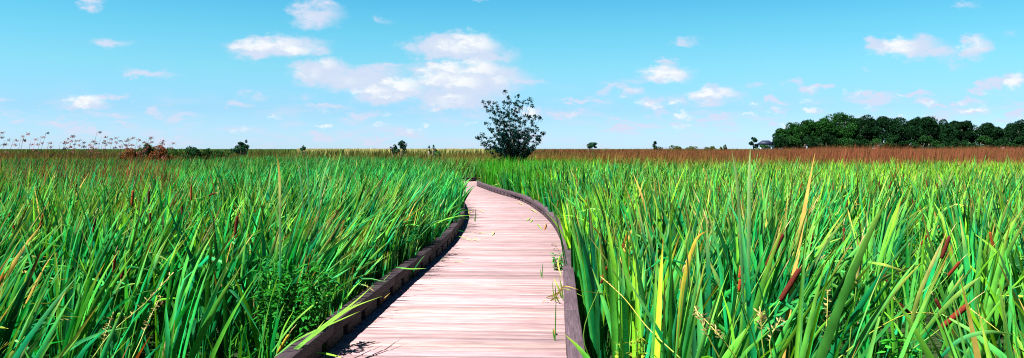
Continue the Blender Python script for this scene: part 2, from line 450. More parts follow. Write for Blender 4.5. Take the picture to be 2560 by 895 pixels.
rest = MB(); rest_uv = []; nblk = 0
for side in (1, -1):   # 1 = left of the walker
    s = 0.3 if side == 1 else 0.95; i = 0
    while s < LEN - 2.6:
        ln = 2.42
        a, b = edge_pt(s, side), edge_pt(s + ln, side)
        timber('kerb_beam', a, b, 0.125, 0.103 + 0.0015 * (i % 2), 0.195 + 0.0015 * (i % 2), -0.004, random.uniform(.5, .66) if side == 1 else random.uniform(1.0, 1.25))  # left beams are darker: shade is put into their tone
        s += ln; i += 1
    s = 0.45
    while s < LEN - 2.6:
        a, b = edge_pt(s, side), edge_pt(s + 0.47, side)
        cy = (a[1] + b[1]) / 2
        if 4.0 < cy < 33.5 and nblk < 100:
            timber('spacer_block', a, b, 0.112, 0.003, 0.1015, 0, random.uniform(.35, .5) if side == 1 else random.uniform(.8, 1.0), 0.004); nblk += 1  # left blocks darker still, with shade put into the tone
        elif cy > 0:
            d = b - a; L_ = np.linalg.norm(d)
            board(rest, rest_uv, (a + b) / 2, d / L_, L_, 0.112, 0.003, 0.1015, (.9, .9, .9), (random.uniform(0, 90), random.uniform(0, 90)))
        s += 0.62
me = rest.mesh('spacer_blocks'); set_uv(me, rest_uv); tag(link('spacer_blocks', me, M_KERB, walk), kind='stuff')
# stringers and posts below the deck
for off_ in (-0.82, 0.82):
    m_ = MB(); u_ = []
    s = 0.1
    while s < LEN - 0.6:
        c0, t0 = cpt(s); c1, t1 = cpt(s + 0.5)
        a = c0 + np.array((-t0[1], t0[0])) * off_; b = c1 + np.array((-t1[1], t1[0])) * off_
        d = b - a; L_ = np.linalg.norm(d)
        board(m_, u_, (a + b) / 2, d / L_, L_ - 0.002, 0.05, -0.235, -0.046, (.6, .6, .6), (0, s)); s += 0.5
    me = m_.mesh('stringer'); set_uv(me, u_); link('stringer', me, M_KERB, walk)

# ------------------------------------------------------------------ ground
def ground():
    m, nt, out = new_mat('marsh_ground_material'); L = nt.links
    tc = N(nt, 'ShaderNodeTexCoord')
    n = N(nt, 'ShaderNodeTexNoise', ins={'Scale': 0.6, 'Detail': 9.0, 'Roughness': 0.7}); L.new(tc.outputs['Object'], n.inputs['Vector'])
    r = N(nt, 'ShaderNodeValToRGB'); e = r.color_ramp.elements
    e[0].position = .35; e[0].color = (0.008, 0.016, 0.006, 1); e[1].position = .7; e[1].color = (0.025, 0.045, 0.012, 1)
    L.new(n.outputs['Fac'], r.inputs['Fac'])
    p = N(nt, 'ShaderNodeBsdfPrincipled', ins={'Roughness': 0.9, 'Specular IOR Level': 0.1}); L.new(r.outputs[0], p.inputs['Base Color'])
    b = N(nt, 'ShaderNodeBump', ins={'Strength': 0.8, 'Distance': 0.08}); L.new(n.outputs['Fac'], b.inputs['Height']); L.new(b.outputs[0], p.inputs['Normal'])
    L.new(p.outputs[0], out.inputs[0])
    g = [-6000, -1500, -400, -120, -40, -15, 0, 15, 40, 120, 400, 1500, 6000]
    k = len(g); V = []; F = []
    for j, y in enumerate(g):
        for i, x in enumerate(g):
            near = abs(x) < 60 and abs(y) < 60
            V.append((x, y, GZ + (random.uniform(-.03, .03) if near else 0)))
    for j in range(k - 1):
        for i in range(k - 1):
            a = j * k + i; F.append((a, a + 1, a + k + 1, a + k))
    tag(link('ground', mesh_np('ground', V, F), m), kind='structure')


ground()

# ------------------------------------------------------------------ blades
def lf(x, y, sc, seed):
    """smooth low-frequency noise in -1..1"""
    r = np.random.default_rng(seed); o = 0
    for i in range(5):
        a = r.uniform(0, 6.283); k = sc * (0.6 + 0.5 * i); ph = r.uniform(0, 6.283)
        o = o + np.sin((x * math.cos(a) + y * math.sin(a)) * k + ph) / (1 + 0.5 * i)
    return o / 2.2


def blade_mesh(name, x, y, z, L_, az, th0, bend, width, face, twist, c0, c1, ctip, segs=6, ridge=False, tipf=0.85, kink=None, kt=None, power=1.6):
    """all arguments are arrays of length n (colours n,3)"""
    n = len(x); T = np.linspace(0, 1, segs + 1)
    px = np.zeros((n, segs + 1, 3)); px[:, 0] = np.stack([x, y, z], 1)
    dirx, diry = np.cos(az), np.sin(az)
    th = np.zeros((n, segs + 1))
    for i, t in enumerate(T):
        a = th0 + bend * t ** power
        if kink is not None: a = a + kink / (1 + np.exp(-(t - kt) * 40))
        th[:, i] = a
    for i in range(segs):
        a = (th[:, i] + th[:, i + 1]) / 2; st = L_ / segs
        px[:, i + 1, 0] = px[:, i, 0] + np.sin(a) * dirx * st
        px[:, i + 1, 1] = px[:, i, 1] + np.sin(a) * diry * st
        px[:, i + 1, 2] = px[:, i, 2] + np.cos(a) * st
    k = 3 if ridge else 2
    V = np.zeros((n, segs + 1, k, 3), dtype=np.float32); C = np.zeros((n, segs + 1, k, 3), dtype=np.float32)
    for i, t in enumerate(T):
        prof = 0.75 + 0.25 * min(1, t * 4) if t < 0.5 else max(0.03, 1 - ((t - 0.5) / 0.5) ** 2.6)
        ps = face + twist * t
        a = th[:, i]
        p = np.stack([-diry, dirx, np.zeros(n)], 1)
        nn = np.stack([np.cos(a) * dirx, np.cos(a) * diry, -np.sin(a)], 1)
        side = np.cos(ps)[:, None] * p + np.sin(ps)[:, None] * nn
        nor = -np.sin(ps)[:, None] * p + np.cos(ps)[:, None] * nn
        hw = (width * prof / 2)[:, None]
        V[:, i, 0] = px[:, i] - side * hw; V[:, i, k - 1] = px[:, i] + side * hw
        if ridge: V[:, i, 1] = px[:, i] + nor * hw * 0.35
        f = t; g = max(0, (t - tipf) / (1 - tipf)) ** 0.8
        c = (c0 * (1 - f) + c1 * f) * (1 - g) + ctip * g
        C[:, i, :] = c[:, None, :]
    idx = np.arange(n * (segs + 1) * k).reshape(n, segs + 1, k); fs = []
    for j in range(k - 1):
        fs.append(np.stack([idx[:, :-1, j], idx[:, :-1, j + 1], idx[:, 1:, j + 1], idx[:, 1:, j]], -1).reshape(-1, 4))
    return mesh_np(name, V.reshape(-1, 3), np.concatenate(fs), C.reshape(-1, 3), smooth=False)


def scatter(n, d0, d1, spread=0.70, margin=1.6, power=1.0):
    """n points over the wedge in front of the camera between d0 and d1, with even density over the ground"""
    D = np.sqrt(RNG.uniform(d0 ** 2, d1 ** 2, n) if power == 1 else RNG.uniform(d0, d1, n) ** 2)
    x = RNG.uniform(-1, 1, n) * (spread * D + margin)
    return x, D


def keep_off_path(x, y, r=1.09): return path_dist(x, y) > r


HEADS = []   # (x, y, z) of seed heads that must stay in view


def clear_rays(x, y, r=0.10):
    k = ((x - 2.15) / .42) ** 2 + ((y - 4.15) / .5) ** 2 > 1
    k &= ((x + 2.75) / .35) ** 2 + ((y - 5.0) / .55) ** 2 > 1
    for (hx, hy, hz, rr) in HEADS:
        t = y / hy
        k &= ~((t > 0.45) & (t < 1.01) & (np.abs(x - hx * t) < rr * (0.6 + 0.4 * t)))
    return k


GREEN_T = np.array((0.005, 0.235, 0.100))     # blue green
GREEN_M = np.array((0.010, 0.320, 0.050))
GREEN_Y = np.array((0.210, 0.560, 0.018))     # yellow green
STRAW = np.array((0.60, 0.42, 0.10)); RUST = np.array((0.34, 0.09, 0.02)); TAN = np.array((0.62, 0.48, 0.22))
LIME = np.array((0.42, 0.46, 0.06))


def mixc(a, b, t): return a * (1 - t)[:, None] + b * t[:, None]


def leaf_colours(n, yel, dead):
    """yel: n in 0..1 how yellow-green; dead: probability of a dead leaf"""
    t = RNG.uniform(0, 1, n)
    c = mixc(np.tile(GREEN_T, (n, 1)), np.tile(GREEN_M, (n, 1)), t)
    y = np.clip(yel + RNG.normal(0, .28, n), 0, 1)
    c = mixc(c, np.tile(GREEN_Y, (n, 1)), y ** 1.5)
    c *= (RNG.uniform(.35, 1.0, n) ** 1.0 * 1.55)[:, None]
    tip = mixc(c * 1.3, np.tile(LIME, (n, 1)), np.clip(RNG.normal(.35, .35, n), 0, 1))  # yellowing tips; sunlit highlights are also put into this lime colour
    o = RNG.uniform(0, 1, n) < .11; tip[o] = STRAW * RNG.uniform(.6, 1.2, (o.sum(), 1))
    o = RNG.uniform(0, 1, n) < .05; tip[o] = RUST
    d = RNG.uniform(0, 1, n) < dead
    dc = np.where(RNG.uniform(0, 1, (n, 1)) < .5, STRAW, np.where(RNG.uniform(0, 1, (n, 1)) < .5, RUST, TAN)) * RNG.uniform(.6, 1.1, (n, 1))
    c[d] = dc[d]; tip[d] = dc[d] * 1.1
    base = c * np.array((1.0, .8, .8))
    return base, c, tip


def cattail_field(name, n, d0, d1, segs, ridge, wid, hscale, leaves, label, spread=0.70, side=0, thin=None):
    x, y = scatter(n, d0, d1, spread)
    k = keep_off_path(x, y) & clear_rays(x, y) & (lf(x, y, 2.3, 88) > -.62 + .5 * RNG.uniform(-.4, .4, len(x)) - .02 * y)
    cxp = np.interp(y, cl[:len(cl) - 60, 1], cl[:len(cl) - 60, 0])
    if side: k &= (np.sign(x - cxp) == side)
    if thin is not None: k &= thin(x, y)
    x, y = x[k], y[k]; pd = path_dist(x, y)
    cxp = np.interp(y, cl[:len(cl) - 60, 1], cl[:len(cl) - 60, 0])
    X = np.repeat(x, leaves); Y = np.repeat(y, leaves); PD = np.repeat(pd, leaves); m = len(X)
    left = np.repeat(x < cxp, leaves)
    ph = np.repeat(RNG.normal(0, 1, len(x)), leaves); tone = np.repeat(RNG.uniform(0, 1, len(x)), leaves)
    X = X + RNG.normal(0, .035, m); Y = Y + RNG.normal(0, .035, m)
    gust = lf(X, Y, 0.9, 5)
    H = hscale * (1.55 + 0.08 * lf(X, Y, 0.7, 3) + 0.05 * ph + RNG.normal(0, .07, m)) * np.interp(Y, [1.3, 2.2, 3.2], [.62, .75, 1.0])
    H = np.where((RNG.uniform(0, 1, m) < .05) & (Y > 3.6), H * RNG.uniform(1.05, 1.2, m), H)
    H = np.where(RNG.uniform(0, 1, m) < .22, H * RNG.uniform(.5, .9, m), H) * np.where(X / Y < -.35, .95, 1.0)
    # bare gaps and taller clumps
    H = H * np.where(left, np.interp(Y, [2.5, 5, 9], [.80, .86, 1.0]), 1.0) * np.where(X / Y > .38, np.interp(Y, [4, 10], [.88, 1.0]), 1.0)
    H = H * np.where((Y > 30) & left, 1.06, 1.0) * (1 + .06 * lf(X, Y, 2.6, 71))
    kf = np.clip((PD - 1.09) / .75, 0, 1); kn = np.where(left, np.interp(Y, [9, 16], [.42, .86]), .80)
    H = H * (kn + (1 - kn) * kf)
    # wind from the left: everything leans to the right, more so left of the path
    leanx = np.where(left, 0.15, 0.05) + 0.07 * gust
    lx = leanx + RNG.normal(0, np.where(left, .15, .15), m) + 0.11 * np.repeat(RNG.normal(0, 1, len(x)), leaves)
    # leaves next to the path keep clear of it
    ly = RNG.normal(0, .10, m)
    lx = np.where((PD < 1.6) & left, np.minimum(lx, 0.06 + 0.22 * np.maximum(0, PD - 1.09)), lx)
    lx = np.where((PD < 1.8) & ~left, np.maximum(lx, np.where(Y > 5, -0.14, 0.0)), lx)
    az = np.arctan2(ly, lx); th0 = np.clip(np.hypot(lx, ly), 0, .6)
    bend = np.abs(RNG.normal(0, .22, m)) + np.where(left, .14, .06)
    arch = RNG.uniform(0, 1, m) < .08
    bend = np.where(arch, RNG.uniform(.8, 1.7, m), bend)
    bend = np.where((PD < 1.5), bend * .5, bend)
    az = np.where(arch & left, RNG.normal(0.0, .8, m), az)
    kink = np.where(RNG.uniform(0, 1, m) < .045, RNG.uniform(1.0, 2.2, m), 0); kink = np.where(PD < 1.7, 0, kink)
    kt = RNG.uniform(.5, .85, m)
    W = wid * RNG.uniform(.6, 1.25, m) * np.interp(Y, [1.8, 4.5], [.6, 1.0])
    face = 1.571 + RNG.normal(0, .65, m) - az; tw = RNG.normal(0, .9, m)
    rightfar = np.clip((X / np.maximum(Y, 1) - .12) * 2.2, 0, 1) * np.clip((Y - 9) / 12, 0, 1)
    yel = 0.20 + 0.26 * lf(X, Y, 1.3, 9) + 0.36 * rightfar + np.where(left, -.14, .12)
    yel = yel + .34 * (tone - .5)
    dead = 0.022 + 0.05 * np.clip(lf(X, Y, 1.9, 21), 0, 1) + 0.08 * rightfar
    c0, c1, ct = leaf_colours(m, yel, dead)
    # away from the camera, left of the path, few tips are withered
    gt = np.clip((Y - 9) / 8, 0, 1) * np.where(left, .85, .25); ct = mixc(ct, c1 * 1.5, gt)
    # far from the camera the marsh is an older, duller green with ochre patches
    fo = np.clip((Y - 19) / 22, 0, 1) * np.clip(.62 + .5 * lf(X, Y, .35, 63), 0, 1) * np.where(X / Y > .25, .45, 1.0)
    ol = np.where((lf(X, Y, .22, 64) > .1)[:, None], np.array((.13, .15, .02)), np.array((.03, .15, .035))) * RNG.uniform(.6, 1.3, (m, 1))
    c0 = mixc(c0, ol, fo); c1 = mixc(c1, ol, fo); ct = mixc(ct, ol * 1.3, fo)
    sh = ((.5 + .95 * tone ** 1.2) * np.where(left, .95, 1.0))[:, None]; c0 = c0 * sh; c1 = c1 * sh
    zz = np.full(m, GZ - 0.02)
    me = blade_mesh(name, X, Y, zz, H, az, th0, bend, W, face, tw, c0, c1, ct, segs, ridge, .84, kink, kt)
    print(name, m)
    return tag(link(name, me, M_CAT), label, 'cattail leaves', None, 'stuff')


def undergrowth(name, n, d0, d1, h0, h1, w0, cols, label, seed, where=None, lean=0.12, segs=3, mat=None, cat='marsh grass', z=None, tip=None, spread=.7, margin=1.6, jit=.16, off=1.09, bend=.5, hm=None, fade=False):
    x, y = scatter(n, d0, d1, spread, margin); k = keep_off_path(x, y, off)
    if where is not None: k &= where(x, y)
    x, y = x[k], y[k]; m = len(x)
    H = RNG.uniform(h0, h1, m) * (1 + .12 * lf(x, y, .8, seed))
    if hm is not None: H = H * hm(x, y) * (1 + .035 * lf(x, y, .16, 91))
    lx = lean + RNG.normal(0, jit, m); ly = RNG.normal(0, jit, m)
    pdv = path_dist(x, y); lx = np.where(pdv < 1.5, np.clip(lx, -.05, .05), lx)
    az = np.arctan2(ly, lx); th = np.clip(np.hypot(lx, ly), 0, .7)
    b = np.abs(RNG.normal(0, bend, m)); b = np.where(pdv < 1.5, b * .3, b)
    W = w0 * RNG.uniform(.6, 1.3, m)
    t = RNG.uniform(0, 1, m)
    ca, cb = np.array(cols[0]), np.array(cols[1])
    c = mixc(np.tile(ca, (m, 1)), np.tile(cb, (m, 1)), np.clip(t + .35 * lf(x, y, .35, seed + 1), 0, 1)) * (RNG.uniform(.86, 1.12, m) if fade else RNG.uniform(.7, 1.25, m))[:, None]
    if fade:   # greener and duller sedge towards the left
        f = np.clip(np.interp(x / y, [-.6, -.15, .02, .2, .35], [.45, .30, .45, .75, 1.0]) + .45 * lf(x, y, .10, 77), 0, 1)
        c = mixc(np.tile(np.array((.10, .11, .022)), (m, 1)) * RNG.uniform(.7, 1.2, (m, 1)), c, f); tip = None if tip is None else tip
    tp = c * 1.2 if tip is None or fade else np.tile(np.array(tip), (m, 1)) * RNG.uniform(.6, 1.3, m)[:, None]
    me = blade_mesh(name, x, y, np.full(m, GZ - .02 if z is None else z), H, az, th, b, W, RNG.uniform(-1.5, 1.5, m), RNG.normal(0, .6, m), c * .85, c, tp, segs, False, .75)
    print(name, m)
    return tag(link(name, me, mat or M_FINE), label, cat, None, 'stuff')


# ------------------------------------------------------------------ cattail plants with seed heads (each a thing)
def ribbon(pts, w, col0, col1, name, face=(0, -1, 0), prof=None, ridge=True):
    """leaf through the points pts; face = direction its flat side looks at"""
    pts = catmull(pts, 5); n = len(pts); V = []; C = []; F = []; f = Vector(face)
    for i, p in enumerate(pts):
        d = Vector(pts[min(i + 1, n - 1)] - pts[max(i - 1, 0)]).normalized()
        sd = d.cross(f)
        if sd.length < .05: sd = d.cross(Vector((0.3, -.5, 1)))
        sd.normalize(); t = i / (n - 1)
        k = (0.6 + 0.4 * min(1, t * 5)) * (1 if t < .5 else max(.03, 1 - ((t - .5) / .5) ** 1.8)) if prof is None else prof(t)
        nrm = sd.cross(d).normalized(); p = Vector(p)
        V += [p - sd * w * k / 2, p + nrm * w * k * .14, p + sd * w * k / 2]
        c = tuple(col0[j] * (1 - t) + col1[j] * t for j in range(3)); C += [c, c, c]
    for i in range(n - 1):
        for j in (0, 1): F.append((i * 3 + j, i * 3 + j + 1, i * 3 + j + 4, i * 3 + j + 3))
    return mesh_np(name, [tuple(v) for v in V], F, np.array(C))


def lathe_head(mb, c, ax, L_, r, col):
    prof = [(-.5, .25), (-.485, .75), (-.45, .95), (-.2, 1.0), (.1, 1.02), (.35, .98), (.45, .9), (.49, .6), (.5, .2)]
    pts = [c + ax * L_ * a for a, _ in prof]; mb.tube(pts, [r * b * random.uniform(.96, 1.04) for _, b in prof], 12, col)


CAT_SPEC = [
    # px, py (centre of the head), length px, tilt deg (to the right +), distance, colour, label, leaves
    (2384, 793, 95, 50, 4.4, 'red', 'fat rust red cattail head tipped far over to the right near the bottom right corner', 3),
    (2480, 603, 48, -12, 7.0, 'orange', 'small orange brown cattail head standing upright beside tall leaves at the right edge', 3),
    (2150, 642, 72, 8, 5.0, 'tan', 'cattail head wrapped by a pale tan torn sheath leaf in the right marsh', 3),
    (1850, 697, 66, 10, 5.2, 'shred', 'torn orange brown cattail head with a waisted middle, centre of the right marsh', 3),
    (1937, 625, 92, 28, 4.9, 'dark', 'long dark brown cattail head slanting among tall leaves above another dark head', 3),
    (1975, 712, 95, 34, 4.6, 'dark', 'long dark maroon cattail head slanting right, below a similar dark head', 2),
    (2364, 618, 60, 22, 6.0, 'dark', 'dark brown cattail head leaning right behind arching leaves, left of the orange one', 2),
    (2110, 590, 42, 0, 6.4, 'red', 'straight dark red cattail head with a squared top between upright leaves', 2),
    (2212, 692, 44, -24, 5.8, 'red', 'reddish cattail head tilted left above the dark gap in the right marsh', 2),
    (2352, 772, 56, -28, 5.0, 'dark', 'narrow dark red cattail head tilted left beside the fat rust red one', 1),
    (2262, 772, 42, -48, 5.2, 'dark', 'dark cattail head leaning left low over the black gap between the leaves', 1),
    (2310, 600, 30, 30, 7.2, 'red', 'short reddish cattail head behind the torn straw leaves in the right marsh', 1),
    (2385, 672, 46, 38, 6.0, 'red', 'red brown cattail head leaning right under tangled straw coloured leaves', 1),
    (1510, 688, 44, 18, 5.6, 'red', 'slim red cattail head beside the yellow grass stalk nearest the boardwalk', 1),
    (1708, 690, 40, 6, 5.8, 'tan', 'slim cattail head with pale folded leaf beside the big yellow leaf', 1),
    (2030, 600, 34, 6, 7.4, 'red', 'thin red cattail head between two leaves left of the squared dark red head', 1),
    # left marsh
    (331, 496, 42, 3, 8.6, 'orange', 'orange brown cattail head, left one of two close upright heads in the left marsh', 2),
    (372, 494, 34, 2, 8.8, 'dark', 'dark brown upright cattail head beside the orange one in the left marsh', 2),
    (478, 481, 38, -3, 9.0, 'orange', 'upright cattail head with a bright left side, tallest in the left marsh', 2),
    (236, 562, 40, 4, 7.2, 'dark', 'dark cattail head over a black gap between leaves in the left marsh', 1),
    (286, 660, 44, 8, 6.0, 'red', 'maroon cattail head, upper one of the close pair low in the left marsh', 2),
    (306, 684, 26, 14, 6.0, 'red', 'short maroon cattail head, lower one of the close pair low in the left marsh', 1),
    (34, 575, 26, 0, 7.6, 'red', 'short red cattail head near the left edge of the picture', 1),
    (104, 553, 40, 14, 7.8, 'orange', 'orange half withered cattail head leaning right near the left edge', 1),
    (590, 566, 52, 5, 7.0, 'dark', 'long dark brown cattail head in the middle of the left marsh', 2),
    (455, 522, 34, -4, 8.2, 'dark', 'dark narrow cattail head half hidden below the tallest left one', 1),
    (376, 545, 26, -5, 8.0, 'dark', 'small dark cattail head below the dark upright one of the left marsh', 1),
    (190, 470, 22, 10, 10.5, 'red', 'small red cattail head under the brown sedge on the left', 1),
    (770, 612, 30, -3, 8.2, 'orange', 'thin orange spike shaped cattail head near the leafy weed by the left kerb', 1),
    (530, 486, 18, 70, 9.6, 'dark', 'short cattail head bent sideways to the right of the tallest left one', 0),
    (708, 860, 56, 32, 5.7, 'young', 'young yellow green cattail head leaning over beside the left kerb', 2),
    # further away, right
    (1996, 476, 16, 0, 13, 'red', None, 0), (2083, 467, 22, 0, 12.5, 'red', None, 0), (2198, 464, 24, 0, 12, 'dark', None, 0), (2226, 462, 22, 16, 12.4, 'dark', None, 0),
    (2238, 438, 16, 4, 15, 'red', None, 0), (2258, 442, 14, 0, 16, 'red', None, 0), (2317, 459, 18, -4, 13, 'red', None, 0), (2343, 465, 16, 0, 13, 'orange', None, 0), (2385, 463, 20, 3, 12.6, 'dark', None, 0),
    (2470, 505, 18, 10, 10.5, 'orange', None, 0), (2507, 448, 22, 2, 13.5, 'dark', None, 0), (2546, 560, 26, 14, 8.5, 'red', None, 0), (2118, 508, 20, 0, 10.8, 'red', None, 0), (2050, 492, 16, 10, 11.6, 'dark', None, 0), (2282, 505, 18, -14, 11, 'red', None, 0),
    (1700, 470, 16, 0, 12.4, 'red', None, 0), (1588, 452, 14, 5, 13.5, 'red', None, 0), (1465, 508, 20, 3, 11.5, 'orange', None, 0), (1528, 490, 18, 0, 12, 'red', None, 0), (1395, 510, 18, 0, 14, 'red', None, 0), (1422, 485, 16, 0, 15.5, 'dark', None, 0),
]
HC = {'red': (0.16, 0.028, 0.014), 'orange': (0.27, 0.070, 0.018), 'dark': (0.095, 0.020, 0.012), 'tan': (0.30, 0.13, 0.04), 'shred': (0.30, 0.055, 0.015), 'young': (0.36, 0.27, 0.03)}


def cattail(px, py, lpx, tilt, D, ck, label, nl):
    c = Vector(at(px, py, D)); L_ = lpx / FP * D; tl = math.radians(tilt)
    ax = Vector((math.sin(tl), random.uniform(-.12, .12), math.cos(tl))).normalized()
    r = min(0.016, max(0.010, L_ * 0.078)) * (1.0 if ck != 'young' else .9)
    bottom = c - ax * L_ / 2
    hgt = c.z - GZ
    bx = c.x - math.sin(tl) * hgt * 0.40; by = D + random.uniform(-.05, .05)
    base = Vector((bx, by, GZ))
    if path_dist(np.array([bx]), np.array([by]))[0] < 1.1: base.x += -0.25 if bx < -.3 else .25
    if label is None:
        label = 'distant small brown cattail head poking out of the right marsh leaves'
    root = empty('cattail_plant', base, label, 'cattail', 'cattail seed heads scattered through the marsh')
    k = bottom - ax * hgt * .35
    pts = catmull([tuple(base), tuple(base.lerp(k, .55)), tuple(k), tuple(bottom)], 5)
    mb = MB(); mb.tube(pts, [0.006 - .003 * i / len(pts) for i in range(len(pts))], 6, (0.05, 0.22, 0.03), (0.14, 0.28, 0.03))
    link('stalk', mb.mesh('stalk', True), M_STALK, root)
    mb = MB(); col = HC[ck]
    if ck == 'shred':
        lathe_head(mb, c + ax * L_ * .26, ax, L_ * .5, r * 1.1, col); lathe_head(mb, c - ax * L_ * .25 + Vector((.004, 0, 0)), ax, L_ * .5, r * .85, col)
    else:
        lathe_head(mb, c, ax, L_, r, col)
    hd = link('seed_head', mb.mesh('seed_head', True), M_HEAD, root)
    if D < 11:
        mb = MB(); t = c + ax * L_ / 2
        mb.tube([t, t + ax * L_ * .28, t + ax * L_ * .55 + Vector((.01, 0, 0))], [.0035, .0028, .001], 6, (.42, .30, .10), (.60, .46, .22))
        sp = link('spike', mb.mesh('spike', True), M_STALK, root)
    if ck == 'tan':
        p = [c - ax * L_ * .9 + Vector((-.012, -.02, 0)), c - ax * L_ * .2 + Vector((-.014, -.022, 0)), c + ax * L_ * .5 + Vector((-.008, -.022, 0)), c + ax * L_ * .8 + Vector((.03, -.01, .01)), c + ax * L_ * .9 + Vector((.06, 0, .03))]
        o = link('sheath', ribbon([tuple(q) for q in p], .022, (.45, .40, .10), (.75, .60, .32), 'sheath'), M_DEAD, root); o['label'] = 'pale torn sheath folded over the head'
    for i in range(nl):
        a = random.uniform(-.30, .38) + tl * .25; h = hgt * random.uniform(.95, 1.35)
        h = min(h, 1.85)
        yb = random.uniform(-.25, .25); sgn = 1 if a > 0 else -1
        p = [base + Vector((0, 0, 0)), base + Vector((a * h * .35, yb * .3, h * .45)), base + Vector((a * h * .75, yb * .6, h * .8)), base + Vector((a * h * 1.1 + sgn * .03, yb, h))]
        g = GREEN_T if random.random() < .5 else GREEN_M
        kk = random.uniform(.9, 1.4)
        link('leaf', ribbon([tuple(q) for q in p], random.uniform(.014, .021), tuple(g * kk), tuple(GREEN_Y * kk), 'leaf', (random.uniform(-.5, .5), -1, .2)), M_CAT, root)
    if ck != 'dark' or D > 5.5: HEADS.append((c.x, c.y, c.z, 0.11 if D < 8 else .08))


for sp in CAT_SPEC: cattail(*sp)

# ------------------------------------------------------------------ fields (stuff)
cattail_field('near_cattail_leaves', 2700, 1.3, 12.5, 9, True, .038, 1.03, 9, 'dense tall cattail leaves on both sides of the boardwalk')
cattail_field('middle_cattail_leaves', 6600, 12.5, 30, 6, True, .050, .95, 8, 'cattail leaves further back in the marsh')
cattail_field('distant_cattail_leaves', 11000, 30, 64, 5, False, .046, .90, 6, 'distant green cattail leaves below the brown sedge')
undergrowth('undergrowth', 4500, 1.5, 12.5, .2, .7, .013, ((0.02, .20, .02), (0.09, .36, .02)), 'bright green low grass growing between the cattails', 31, jit=.35, bend=.9)
undergrowth('marsh_grass', 10000, 12.5, 30, .4, 1.05, .022, ((0.02, .18, .02), (0.09, .30, .02)), 'green grass growing low between the cattails further back', 33, jit=.3)
# vivid fine grass behind the bend of the path, right side
undergrowth('bend_grass', 15000, 21, 44, 1.15, 1.65, .022, ((0.012, .24, .02), (0.07, .40, .02)), 'vivid fine green grass behind the bend of the boardwalk', 35,
            where=lambda x, y: (x / y > -.045) & (x / y < .10 + .03 * lf(x, y, 1.2, 2)), segs=5, spread=.12, margin=.2, lean=.05, jit=.08)
# fine kerbside grass, left
undergrowth('kerbside_grass', 2200, 4.5, 21, .5, .95, .014, ((0.02, .24, .03), (0.10, .40, .02)), 'fine green grass beside the left kerb', 37,
            where=lambda x, y: (path_dist(x, y) < 1.75) & (x < 0), segs=6, spread=.12, margin=1.9, lean=.02, jit=.10)


def brown(name, n, d0, d1, where, label, h=(1.72, 2.0), cols=((.12, .068, .02), (.25, .064, .036)), w=.02, tip=(.22, .056, .034), lean=.06, seed=41, cat='sedge', spread=.7, hm=None, fade=False):
    return undergrowth(name, n, d0, d1, h[0], h[1], w, cols, label, seed, where=where, lean=lean, segs=4, mat=M_DRY, cat=cat, tip=tip, jit=.05, bend=.15, spread=spread, hm=hm, fade=fade)


def front(x, y):
    s = x / y
    f = np.interp(s, [-.7, -.35, -.3, -.1, 0, .1, .25, .4, .7], [62, 66, 72, 70, 60, 54, 44, 37, 36])
    return f + 3 * lf(x, y, .25, 55)


brown('brown_sedge', 110000, 34, 80, lambda x, y: y > front(x, y) + RNG.exponential(4.5, len(x)), 'band of rust brown flowering sedge across the far marsh', w=.02, hm=lambda x, y: np.interp(x / y, [-.6, -.1, .1, .3, .6], [.94, .93, .97, 1.08, 1.12]), fade=True)
brown('distant_brown_sedge', 30000, 80, 170, lambda x, y: (x / y > .0), 'farther rust brown sedge merging into the horizon', w=.09, h=(1.8, 2.03), seed=43)
undergrowth('olive_sedge', 60000, 25, 62, 1.50, 1.80, .024, ((.12, .13, .02), (.24, .13, .03)), 'olive and ochre sedge between the green cattails and the rust brown band', 61, mat=M_DRY, cat='sedge',
            where=lambda x, y: (RNG.uniform(0, 1, len(x)) < np.clip((y - 33 - 5 * lf(x, y, .3, 8)) / 22, 0, 1) * np.interp(x / y, [-.6, -.4, -.1, .2, .32, .6], [.1, .08, .25, .9, .8, .6])), segs=4, jit=.07, bend=.25, tip=(.26, .12, .03))
# pale sunlit meadow on the horizon left of the tree
undergrowth('pale_meadow', 30000, 150, 260, 1.98, 2.08, .11, ((.42, .40, .12), (.55, .48, .2)), 'pale yellow meadow strip on the horizon', 45, where=lambda x, y: (x / y > -.27) & (x / y < -.035), mat=M_DRY, cat='meadow', spread=.3, tip=(.6, .5, .2), jit=.05, bend=.1)
undergrowth('distant_meadow', 40000, 130, 300, 1.85, 2.0, .14, ((.05, .11, .02), (.12, .17, .03)), 'dull green meadow along the horizon', 47, mat=M_DRY, cat='meadow', jit=.05, bend=.1)
# brown sedge mixed into the left marsh, nearer
undergrowth('left_brown_sedge', 7500, 12, 24, 1.62, 2.02, .011, ((.17, .07, .02), (.34, .08, .03)), 'rust brown sedge among the green leaves at the far left', 49,
            where=lambda x, y: (x / y < -.43 + .05 * lf(x, y, 1.1, 4)) & (y > 12 + 3 * lf(x, y, .9, 6)) & (lf(x, y, 1.7, 12) > -.3), mat=M_DRY, cat='sedge', segs=4, tip=(.34, .09, .04), jit=.08, bend=.25, lean=.1)

